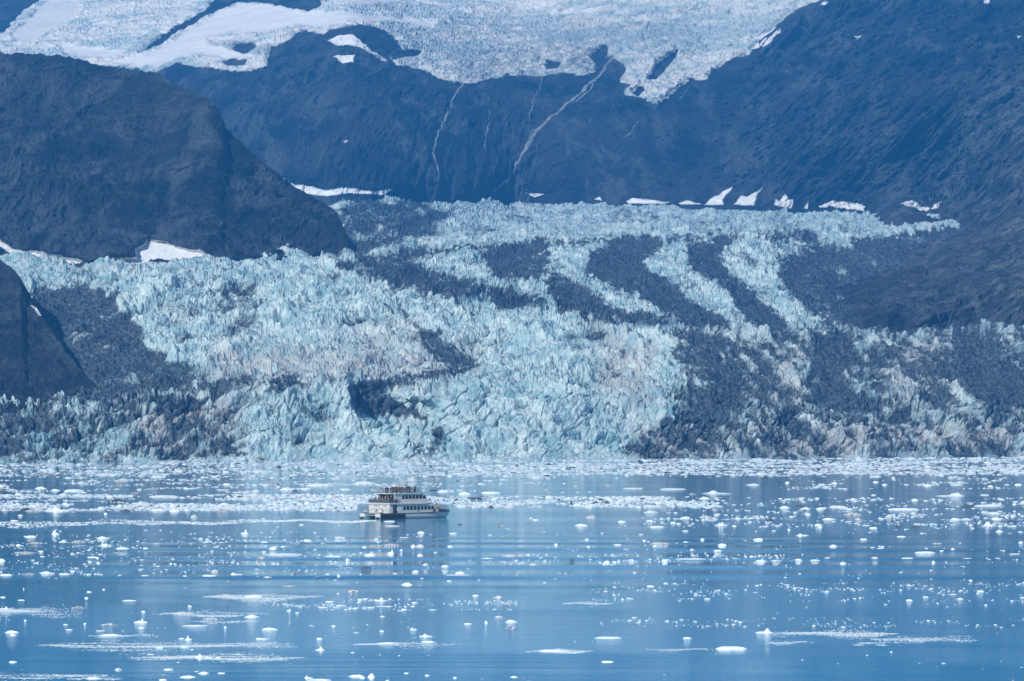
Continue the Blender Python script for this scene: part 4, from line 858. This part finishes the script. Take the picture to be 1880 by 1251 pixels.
# ------------------------------------------------------------------ the tour boat (local: x forward, y to port, z up; origin at waterline, near transom end)
class MB:
    def __init__(s): s.v = []; s.f = []
    def add(s, v, f): n = len(s.v); s.v += [tuple(p) for p in v]; s.f += [tuple(i+n for i in q) for q in f]; return s
    def box(s, x0, x1, y0, y1, z0, z1):
        return s.add([(x0,y0,z0),(x1,y0,z0),(x1,y1,z0),(x0,y1,z0),(x0,y0,z1),(x1,y0,z1),(x1,y1,z1),(x0,y1,z1)], [(0,3,2,1),(4,5,6,7),(0,1,5,4),(1,2,6,5),(2,3,7,6),(3,0,4,7)])
    def prism(s, pts, a, b, ax='y'):
        """outline in (x,z) pulled along y, or in (x,y) pulled along z"""
        n = len(pts); P = (lambda p, t: (p[0], t, p[1])) if ax == 'y' else (lambda p, t: (p[0], p[1], t))
        A = sum(p[0]*q[1]-q[0]*p[1] for p, q in zip(pts, pts[1:]+pts[:1]))
        v = [P(p, a) for p in pts]+[P(p, b) for p in pts]
        return s.add(v, [tuple(range(n)), tuple(range(2*n-1, n-1, -1))]+[(i, i+n, (i+1) % n+n, (i+1) % n) for i in range(n)])
    def tube(s, pts, r, k=6):
        pts = [np.array(p, float) for p in pts]; n0 = len(s.v); R = r if hasattr(r, '__len__') else [r]*len(pts)
        for i, p in enumerate(pts):
            d = pts[min(i+1, len(pts)-1)]-pts[max(i-1, 0)]; d /= np.linalg.norm(d)
            a = np.cross(d, [0, 0, 1] if abs(d[2]) < .9 else [1, 0, 0]); a /= np.linalg.norm(a); b = np.cross(d, a)
            for j in range(k): s.v.append(tuple(p+R[i]*(a*cos(2*pi*j/k)+b*sin(2*pi*j/k))))
        for i in range(len(pts)-1):
            for j in range(k):
                a_, b_ = n0+i*k+j, n0+i*k+(j+1) % k; s.f.append((a_, b_, b_+k, a_+k))
        s.f.append(tuple(range(n0+k-1, n0-1, -1))); s.f.append(tuple(n0+(len(pts)-1)*k+j for j in range(k)))
        return s
    def build(s, name, mat, parent=None, bevel=0.0, smooth=False):
        me = bpy.data.meshes.new(name); me.from_pydata(s.v, [], s.f); me.update()
        import bmesh
        bm = bmesh.new(); bm.from_mesh(me); bmesh.ops.recalc_face_normals(bm, faces=bm.faces)
        if bevel: bmesh.ops.bevel(bm, geom=bm.edges[:], offset=bevel, segments=1, affect='EDGES')
        bm.to_mesh(me); bm.free()
        for m in (mat if isinstance(mat, (list, tuple)) else [mat]): me.materials.append(m)
        if smooth: me.polygons.foreach_set('use_smooth', [True]*len(me.polygons))
        return link(bpy.data.objects.new(name, me), parent)
WHT = flat_mat('boat_white', (0.52,0.53,0.52), .45, var=.05, scale=1.5); GRY = flat_mat('boat_grey', (0.10,0.105,0.11), .5); BLK = flat_mat('boat_black', (0.02,0.022,0.026), .4)
GLS = flat_mat('boat_glass', (0.02,0.03,0.04), .08); RAIL = flat_mat('rail_metal', (0.16,0.17,0.18), .4, .3); DCK = flat_mat('deck_grey', (0.22,0.23,0.24), .7); TANM = flat_mat('tan_cover', (0.48,0.34,0.16), .7)
PNL = flat_mat('tinted_panel', (0.06,0.075,0.085), .25)
bang = radians(42.0)
bx_, by_ = water_at(698.5, 953.4)
boat = link(bpy.data.objects.new('tour_boat', None)); boat.rotation_euler = (0, 0, bang)
boat.location = (bx_ - 4.0*sin(bang), by_ + 4.0*cos(bang), 0)
tag(boat, 'white double decked catamaran tour boat with passengers on its open top deck', 'boat')
def hull(yc, name='hull'):
    st = [0, 2, 6, 11, 15, 18, 20, 21.3, 22.2, 22.8]; hw = [.95, 1.05, 1.1, 1.1, 1.02, .82, .58, .38, .2, .06]; mb = MB(); n = 7
    for i, (x, w) in enumerate(zip(st, hw)):
        top = 1.2+.0012*max(0, x-8)**2; rake = 0 if i < 6 else 1
        for k, (fy, z) in enumerate([(-1, top), (-.97, .55), (-.8, .02), (-.35, -.55), (.35, -.55), (.8, .02), (.97, .55), (1, top)][:8]):
            dx = -(1.1*(top-z)/top)*max(0, (x-17)/5.8) if rake or x > 17 else 0
            mb.v.append((x+dx, yc+fy*w, z))
    n = 8
    for i in range(len(st)-1):
        for k in range(n): a, b = i*n+k, i*n+(k+1) % n; mb.f.append((a, b, b+n, a+n))
    mb.f.append(tuple(range(n-1, -1, -1))); mb.f.append(tuple((len(st)-1)*n+k for k in range(n)))
    return mb.build(name, WHT, boat)
for yc in (-2.95, 2.95):
    h_ = hull(yc); sgn = -1 if yc < 0 else 1
    MB().box(.05, 7.8, *sorted((yc+sgn*1.125, yc+sgn*1.02)), .06, 1.08).build('side_panel', BLK, h_)
    MB().box(-.025, .0, yc-.72, yc+.72, -.2, .42).build('transom_stripe', BLK, h_)
    MB().box(.3, 20.3, *sorted((yc+sgn*1.06, yc+sgn*.7)), -.25, .09).build('boot_stripe', BLK, h_)
MB().box(.6, 18.5, -2.2, 2.2, .75, 1.16).build('bridge_deck', WHT, boat)
MB().box(.1, 18.6, -4.02, 4.02, 1.2, 1.32).build('main_deck', DCK, boat)
MB().tube([(.1, -4.08, 1.27), (8, -4.1, 1.27), (15, -4.05, 1.3), (18.5, -3.9, 1.42), (20.5, -3.6, 1.5), (22.7, -2.95, 1.55)], .075).build('rub_rail', BLK, boat)
MB().tube([(.1, 4.08, 1.27), (15, 4.05, 1.3), (18.5, 3.9, 1.42), (22.7, 2.95, 1.55)], .075).build('rub_rail', BLK, boat)
# foredeck with its dark bulwark
fo = [(16.6,-3.95),(18.6,-3.85),(21,-3.4),(22.8,-2.9),(23.2,-2.2),(23.3,0),(23.2,2.2),(22.8,2.9),(21,3.4),(18.6,3.85),(16.6,3.95)]
MB().prism(fo, 1.34, 1.5, 'z').build('foredeck', DCK, boat)
bw = MB(); top = [2.35, 2.2, 1.98, 1.84, 1.8, 1.8, 1.8, 1.84, 1.98, 2.2, 2.35]
for (p, q), za, zb in zip(zip(fo, fo[1:]), top, top[1:]):
    i_ = lambda p_: (p_[0]-.08, p_[1]*.97)
    a, b = i_(p), i_(q)
    bw.add([(p[0],p[1],1.5),(q[0],q[1],1.5),(q[0],q[1],zb),(p[0],p[1],za),(a[0],a[1],1.5),(b[0],b[1],1.5),(b[0],b[1],zb),(a[0],a[1],za)], [(0,1,2,3),(5,4,7,6),(3,2,6,7),(0,4,5,1),(1,5,6,2),(0,3,7,4)])
bw.build('bulwark', GRY, boat)
# main cabin
cab = MB().prism([(5.5,1.32),(18.6,1.32),(18.3,1.9),(16.6,3.42),(5.5,3.42)], -3.9, 3.9).build('main_cabin', WHT, boat)
MB().box(2.9, 3.9, -3.9, 3.9, 1.32, 3.42).build('stern_block', WHT, boat)
MB().box(3.9, 5.5, -2.9, 2.9, 1.32, 3.42).build('side_lobby', GRY, boat)
for y in (-3.6, 3.6): MB().box(4.5, 4.62, y-.06, y+.06, 1.32, 3.42).build('post', WHT, boat)
d_ = MB().box(4.2, 4.95, -2.96, -2.9, 1.34, 3.2).build('door', WHT, boat); MB().box(4.35, 4.8, -2.99, -2.96, 2.2, 2.95).build('door_window', GLS, d_)
MB().box(4.95, 5.44, -3.86, -2.99, 1.34, 2.0).build('gate', BLK, boat)
for sgn in (-1, 1):
    for k in range(9):
        x = 7.05+k*1.12; sl_ = .10 if k < 8 else .42
        f_ = [(x+.02, 2.05), (x+.97+(.2 if k == 8 else 0), 2.05), (x+.90-(.15 if k == 8 else 0), 2.98), (x+(.30 if k == 0 else .12), 2.98)]
        MB().prism(f_, *sorted((sgn*3.9, sgn*3.925))).build('window', GLS, cab)
for k in range(5): MB().prism([(17.15+.0, 2.9),(17.72, 2.38),(17.75, 2.41),(17.19, 2.93)], -3.2+k*1.32, -2.1+k*1.32).build('window', GLS, cab)
for y in (-2.2, 1.2): MB().box(2.87, 2.9, y-.65, y+.65, 2.95, 3.15).build('name_plate', GRY, boat)
MB().box(2.87, 2.9, -.12, .12, 2.9, 3.25).build('stern_light', BLK, boat)
MB().box(11.7, 12.2, -3.96, -3.9, 1.72, 1.9).build('vent', BLK, cab)
for y in (-1.2, 1.0): MB().box(2.87, 2.9, y-.35, y+.35, 1.4, 2.3).build('hatch', DCK, boat)
# upper deck
MB().prism([(2.7,-4.15),(14,-4.15),(16.9,-3.8),(17.3,-2.4),(17.3,2.4),(16.9,3.8),(14,4.15),(2.7,4.15)], 3.42, 3.74, 'z').build('upper_deck', WHT, boat, bevel=.04)
up = MB().prism([(5.9,3.74),(15.9,3.74),(15.5,4.3),(14.2,5.86),(5.9,5.86)], -3.45, 3.45).build('upper_cabin', WHT, boat)
MB().box(5.1, 5.9, -3.45, -2.9, 3.74, 5.86).build('cabin_corner', WHT, up); MB().box(5.1, 5.9, 2.9, 3.45, 3.74, 5.86).build('cabin_corner', WHT, up)
MB().box(5.86, 5.9, -2.88, 2.88, 3.8, 5.8).build('aft_glazing', GLS, up)
for k in range(5): MB().box(5.78, 5.86, -2.35+k*1.15, -2.27+k*1.15, 3.76, 5.84).build('mullion', WHT, up)
for sgn in (-1, 1):
    for k in range(7):
        x = 7.0+k*1.12; f_ = [(x+.02, 4.72), (x+.97+(.25 if k == 6 else 0), 4.72), (x+.92-(.15 if k == 6 else 0), 5.56), (x+(.42 if k == 0 else .12), 5.56)]
        MB().prism(f_, *sorted((sgn*3.45, sgn*3.475))).build('window', GLS, up)
    MB().box(6.3, 6.6, *sorted((sgn*3.45, sgn*3.47)), 3.9, 4.6).build('locker_door', DCK, up)
for k in range(5): MB().prism([(14.42, 5.62),(15.12, 4.78),(15.16, 4.81),(14.46, 5.65)], -3.0+k*1.22, -1.95+k*1.22).build('window', GLS, up)
MB().prism([(4.7,-3.7),(12.8,-3.7),(14.4,-3.3),(14.7,-2),(14.7,2),(14.4,3.3),(12.8,3.7),(4.7,3.7)], 5.86, 6.06, 'z').build('roof', WHT, boat, bevel=.03)
MB().box(4.75, 4.87, -3.5, -3.38, 3.74, 5.86).build('post', WHT, boat); MB().box(4.75, 4.87, 3.38, 3.5, 3.74, 5.86).build('post', WHT, boat)
def railing(name, pts, z0, h, mids=2, step=1.1, panel=None, r=.035):
    mb = MB()
    for k in range(mids+1): mb.tube([(x, y, z0+h*(k+1)/(mids+1)) for x, y in pts], r*(1.3 if k == mids else .8), 5)
    for (xa, ya), (xb, yb) in zip(pts, pts[1:]):
        L = math.hypot(xb-xa, yb-ya); n_ = max(1, round(L/step))
        for i in range(n_+1): t = i/n_; mb.tube([(xa+(xb-xa)*t, ya+(yb-ya)*t, z0), (xa+(xb-xa)*t, ya+(yb-ya)*t, z0+h)], r, 5)
    o = mb.build(name, RAIL, boat)
    if panel:
        for (xa, ya), (xb, yb) in zip(pts, pts[1:]):
            L = math.hypot(xb-xa, yb-ya); nx, ny = -(yb-ya)/L*.012, (xb-xa)/L*.012; n_ = max(1, round(L/step))
            for i in range(n_):
                a, b = (i+.07)/n_, (i+.93)/n_
                p = [(xa+(xb-xa)*a-nx, ya+(yb-ya)*a-ny), (xa+(xb-xa)*b-nx, ya+(yb-ya)*b-ny), (xa+(xb-xa)*b+nx, ya+(yb-ya)*b+ny), (xa+(xb-xa)*a+nx, ya+(yb-ya)*a+ny)]
                MB().prism(p, z0+.08, z0+h*.82, 'z').build('panel', PNL, o)
railing('aft_railing', [(5.6,-3.9),(2.85,-3.9),(2.85,3.9),(5.6,3.9)], 3.74, 1.05, panel=True)
railing('roof_railing', [(12.6,-3.4),(4.95,-3.4),(4.95,3.4),(12.6,3.4),(13.4,2.4),(13.4,-2.4),(12.6,-3.4)], 6.06, 1.1, mids=3, step=.9)
railing('bow_railing', [(18.9,-3.6),(21,-3.2),(22.8,-2.6),(23.0,0),(22.8,2.6),(21,3.2),(18.9,3.6)], 1.8, .95, mids=2, step=1.0, r=.025)
railing('stern_railing', [(2.7,-3.9),(1.0,-3.9)], 1.32, .95, mids=1, step=.8, r=.025)
railing('stern_railing', [(2.7,3.9),(.5,3.9),(.5,2.2)], 1.32, .95, mids=1, step=.8, r=.025)
ms = MB().tube([(9.8,-.4,6.06),(9.8,-.4,9.6)], [.16,.09], 8).build('mast', WHT, boat)
MB().tube([(9.5,-.4,8.2),(10.3,-.4,8.2)], .05).tube([(9.8,-1.4,8.9),(9.8,.6,8.9)], .045).build('crossarm', WHT, ms)
MB().box(10.0, 10.3, -1.25, .45, 8.25, 8.42).build('radar_bar', WHT, ms); MB().tube([(9.8,-1.3,8.9),(9.8,-1.3,10.2)], .02, 5).tube([(9.8,.5,8.9),(9.8,.5,9.9)], .02, 5).build('antenna', WHT, ms)
MB().tube([(7.6,-2.6,6.06),(7.6,-2.6,7.0)], [.24,.2], 8).build('vent_pipe', WHT, boat)
MB().tube([(14.0,-2.8,6.06),(14.0,-2.8,6.5),(14.25,-2.8,6.65)], [.05,.05,.12], 6).build('searchlight', BLK, boat)
MB().box(12.2, 13.2, -1.0, 1.0, 6.06, 6.35).build('roof_hatch', GRY, boat)
MB().prism([(19.2,1.5),(21.4,1.5),(21.2,2.7),(19.5,2.85)], -1.4, 1.4).build('covered_winch', TANM, boat, bevel=.08)
for y in (-2.9, 2.9):
    o = MB().tube([(1.0,y-.62,1.72),(1.0,y-.5,1.72),(1.0,y+.5,1.72),(1.0,y+.62,1.72)], [.18,.3,.3,.18], 10).build('raft_canister', WHT)
    o.matrix_world = boat.matrix_basis
    o.location = boat.location; o.rotation_euler = boat.rotation_euler
    tag(o, 'white raft canister lying on the %s stern platform of the tour boat' % ('near' if y < 0 else 'far'), 'canister')
    MB().box(.7, 1.3, y-.35, y+.35, 1.32, 1.46).build('canister_cradle', GRY, boat)
for y in (-1.1, 1.1): MB().tube([(2.86,y,2.6),(.9,y+.3,1.9),(.9,y+.3,1.32)], .05).build('davit', RAIL, boat)

# ------------------------------------------------------------------ people
def skinned(name, verts, edges, rad, mat, sub=1, root=0):
    me = bpy.data.meshes.new(name); me.from_pydata(verts, edges, []); o = bpy.data.objects.new(name, me); S.collection.objects.link(o)
    sk_ = o.modifiers.new('s', 'SKIN'); me.skin_vertices
    for i, r in enumerate(rad): me.skin_vertices[0].data[i].radius = (r, r) if not hasattr(r, '__len__') else r
    for i in range(len(verts)): me.skin_vertices[0].data[i].use_root = (i == root)
    o.modifiers.new('b', 'SUBSURF').levels = sub
    dg = bpy.context.evaluated_depsgraph_get(); m2 = bpy.data.meshes.new_from_object(o.evaluated_get(dg)); bpy.data.objects.remove(o)
    m2.name = name; m2.materials.clear(); m2.materials.append(mat); m2.polygons.foreach_set('use_smooth', [True]*len(m2.polygons)); return m2
SKIN = flat_mat('skin', (0.45,0.28,0.2), .6); HAIRS = [flat_mat('hair_dark', (0.02,0.015,0.012), .7), flat_mat('hair_brown', (0.10,0.06,0.035), .7), flat_mat('cap_grey', (0.25,0.25,0.27), .8)]
TRO = flat_mat('trousers', (0.03,0.035,0.05), .8)
COAT = {'black': (0.018,0.018,0.02), 'red': (0.22,0.025,0.03), 'navy blue': (0.02,0.03,0.10), 'dark green': (0.03,0.08,0.05), 'bright blue': (0.05,0.22,0.50), 'grey': (0.18,0.19,0.2), 'maroon': (0.16,0.03,0.05), 'orange': (0.55,0.2,0.04)}
COATM = {k: flat_mat('coat_'+k.replace(' ', '_'), v, .8) for k, v in COAT.items()}
def pose_meshes(pose):
    # standing, 1.75 m: hands rest on a rail (0), hang down (1), or hold something to the eyes (2)
    lean = (.10, .0, .05)[pose]
    el_ = {0: [(.10+lean, .27, 1.18), (.36+lean, .22, 1.08)], 1: [(-.02, .27, 1.12), (.06, .25, .88)], 2: [(.16, .30, 1.28), (.20, .10, 1.56)]}[pose]
    sh = (lean*.9, .18, 1.42)
    leg = lambda s: [(0, s*.10, .90), (.03, s*.11, .48), (-.02, s*.12, .08), (.10, s*.13, .03)]
    V = [(0,0,.95),(lean*.3,0,1.12),(lean*.8,0,1.36),(lean,0,1.47),(lean+.02,0,1.55),(lean+.03,0,1.66),(lean+.03,0,1.72)]; R = [(.14,.11),(.125,.10),(.15,.11),.055,.06,.095,.06]
    E = [(0,1),(1,2),(2,3),(3,4),(4,5),(5,6)]
    for s in (-1, 1):
        b = len(V); L = leg(s); V += L; R += [.085,.06,.042,.03]; E += [(0,b),(b,b+1),(b+1,b+2),(b+2,b+3)]
        b = len(V); arm = [(sh[0], s*sh[1], sh[2])]+[(x, s*y, z) for x, y, z in el_]; hx, hy, hz_ = arm[-1]; d = np.array(arm[-1])-np.array(arm[-2]); d /= np.linalg.norm(d)
        hand = tuple(np.array(arm[-1])+d*.07); V += arm+[hand]; R += [.055,.042,.028,.03]; E += [(2,b),(b,b+1),(b+1,b+2),(b+2,b+3)]
    body = skinned('person_body', V, E, R, SKIN)
    # fingers and face features joined to the body mesh
    mb = MB()
    for s in (-1, 1):
        a = np.array([el_[1][0], s*el_[1][1], el_[1][2]]); a0 = np.array([el_[0][0], s*el_[0][1], el_[0][2]]); d = (a-a0)/np.linalg.norm(a-a0); h_ = a+d*.07
        sd = np.cross(d, [0, 0, 1]) if abs(d[2]) < .9 else np.array([1., 0, 0]); sd /= np.linalg.norm(sd); dn = np.cross(sd, d)
        for k, ln in enumerate((.062, .075, .078, .068)):
            o_ = h_+sd*(k-1.5)*.019+d*.01; mb.tube([o_, o_+d*ln*.5, o_+d*ln*.85-dn*ln*.3], [.010, .009, .007], 5)
        mb.tube([h_-d*.04-sd*.03, h_-sd*.05, h_+d*.03-sd*.055], [.012, .011, .008], 5)
    hd = np.array([lean+.03, 0, 1.66])
    mb.tube([hd+[.08,0,.0], hd+[.115,0,-.03], hd+[.09,0,-.04]], [.01,.014,.01], 5)
    for s in (-1, 1): mb.tube([hd+[0,s*.085,.01], hd+[-.01,s*.10,-.02]], [.018,.014], 5)
    b2 = bpy.data.meshes.new('x'); b2.from_pydata(mb.v, [], mb.f)
    import bmesh
    bm = bmesh.new(); bm.from_mesh(body); bm.from_mesh(b2); bm.to_mesh(body); bm.free()
    VC = [(lean*.1,0,.84),(lean*.3,0,1.1),(lean*.8,0,1.36),(lean,0,1.47)]; RC = [(.175,.14),(.16,.13),(.185,.14),.08]; EC = [(0,1),(1,2),(2,3)]
    for s in (-1, 1):
        b = len(VC); VC += [(sh[0], s*sh[1], sh[2])]+[(x, s*y, z) for x, y, z in el_]; RC += [.08,.065,.05]; EC += [(2,b),(b,b+1),(b+1,b+2)]
    jacket = skinned('jacket', VC, EC, RC, COATM['black'])
    VT = [(0,0,.93)]; RT_ = [.13]; ET = []
    for s in (-1, 1):
        b = len(VT); VT += leg(s)[:3]; RT_ += [.105,.08,.065]; ET += [(0,b),(b,b+1),(b+1,b+2)]
    trousers = skinned('trousers', VT, ET, RT_, TRO)
    hair = skinned('hair', [tuple(hd+[-.04,0,-.03]), tuple(hd+[-.02,0,.05]), tuple(hd+[.01,0,.07])], [(0,1),(1,2)], [.085,.10,.07], HAIRS[0])
    return body, jacket, trousers, hair
POSES = [pose_meshes(k) for k in range(3)]
def person(x, y, z, face, pose, coat, hair, label, group):
    body, jk, tr, hr = POSES[pose]
    o = link(bpy.data.objects.new('person', body)); tag(o, label, 'person', group)
    p = Vector((x, y, z)); p.rotate(boat.rotation_euler); o.location = boat.location+p; o.rotation_euler = (0, 0, bang+face)
    for nm, me, mt in (('jacket', jk, COATM[coat]), ('trousers', tr, TRO), ('hair', hr, HAIRS[hair])):
        q = bpy.data.objects.new(nm, me); link(q, o); q.material_slots[0].link = 'OBJECT'; q.material_slots[0].material = mt
# on the roof: enlargement column -> place along the boat for a given distance across it
TOP = [(578,-2.9,'black',0,0,'leftmost at the railing, standing a step apart'),(600,-1.4,'navy blue',1,1,'second from the stern end of the roof'),(652,-3.0,'black',0,0,'first of the crowd midway'),
 (668,.4,'dark green',2,1,'holding up binoculars behind the midway crowd'),(695,-2.8,'maroon',1,0,'grey capped in the midway crowd'),(715,1.2,'black',0,2,'half hidden inside the midway crowd'),
 (738,-3.0,'red',1,0,'brightest in the midway crowd'),(752,-1.0,'red',0,1,'right behind the brightest coat'),(775,-.2,'maroon',1,1,'by the white vent pipe'),
 (805,-2.9,'black',0,0,'right of the white vent pipe'),(825,-.6,'navy blue',0,1,'right of the vent pipe, set back'),(862,-2.9,'maroon',1,0,'left of the forward group near the mast'),
 (882,-.5,'red',0,2,'with binoculars in the forward group'),(900,-3.0,'black',2,0,'at the railing in the forward group'),(922,0.6,'maroon',0,1,'behind the forward group next to the mast'),
 (940,-2.9,'navy blue',1,0,'closest to the mast at the railing'),(1012,-2.6,'dark green',0,0,'alone at the rail beyond the mast'),(1024,-.8,'black',1,1,'alone forward of the mast, set back')]
for zx, y, coat, hair, pose, where in TOP:
    x = (zx-500+43.7*(y+4))/48.5
    person(x, y, 6.06, -pi/2+.3*sin(zx), pose, coat, hair, f'person in {coat}, on the roof, {where}', 'passengers on the open top deck')
AFT = [(3.3, 1.9,'bright blue',1,0,pi,'alone by the far stern corner'),(5.2,-1.6,'black',0,1,2.6,'under the roof by the near corner'),(5.0,-.6,'maroon',1,2,3.3,'with binoculars under the roof'),
 (4.6,-2.6,'black',2,0,-1.9,'near the corner post'),(5.3,.6,'grey',0,1,2.9,'in the middle of the glazed doorway'),(4.9,2.4,'black',1,1,3.6,'under the far end of the roof')]
for x, y, coat, hair, pose, face, where in AFT:
    person(x, y, 3.74, face, pose, coat, hair, f'person in {coat} on the aft deck, {where}', 'passengers on the aft deck')
for x, y, coat, where in ((19.0,-2.6,'orange','at the near side'),(20.2,2.4,'black','at the far side')):
    person(x, y, 1.5, -.6, 0, coat, 1, f'person in an {coat} coat on the foredeck {where}'.replace('an black', 'a black'), 'people on the foredeck')


# ------------------------------------------------------------------ the blue air between here and the mountains
bx = np.array([[a, b, c_] for a in (-3400, 3400) for b in (-700, 7600) for c_ in (-90, 1500)], float)
hm = bpy.data.materials.new('haze_air'); hm.use_nodes = True; t = hm.node_tree
t.nodes.remove(t.nodes['Principled BSDF'])
pv = t.nodes.new('ShaderNodeVolumePrincipled'); t.links.new(pv.outputs[0], t.nodes['Material Output'].inputs['Volume'])
pv.inputs['Color'].default_value = HAZE_COLOR; pv.inputs['Density'].default_value = HAZE_DENSITY; pv.inputs['Anisotropy'].default_value = 0.0
hz = mesh_np('haze', bx, [[0,1,3,2],[4,6,7,5],[0,4,5,1],[2,3,7,6],[0,2,6,4],[1,5,7,3]], hm)
tag(hz, kind='stuff')
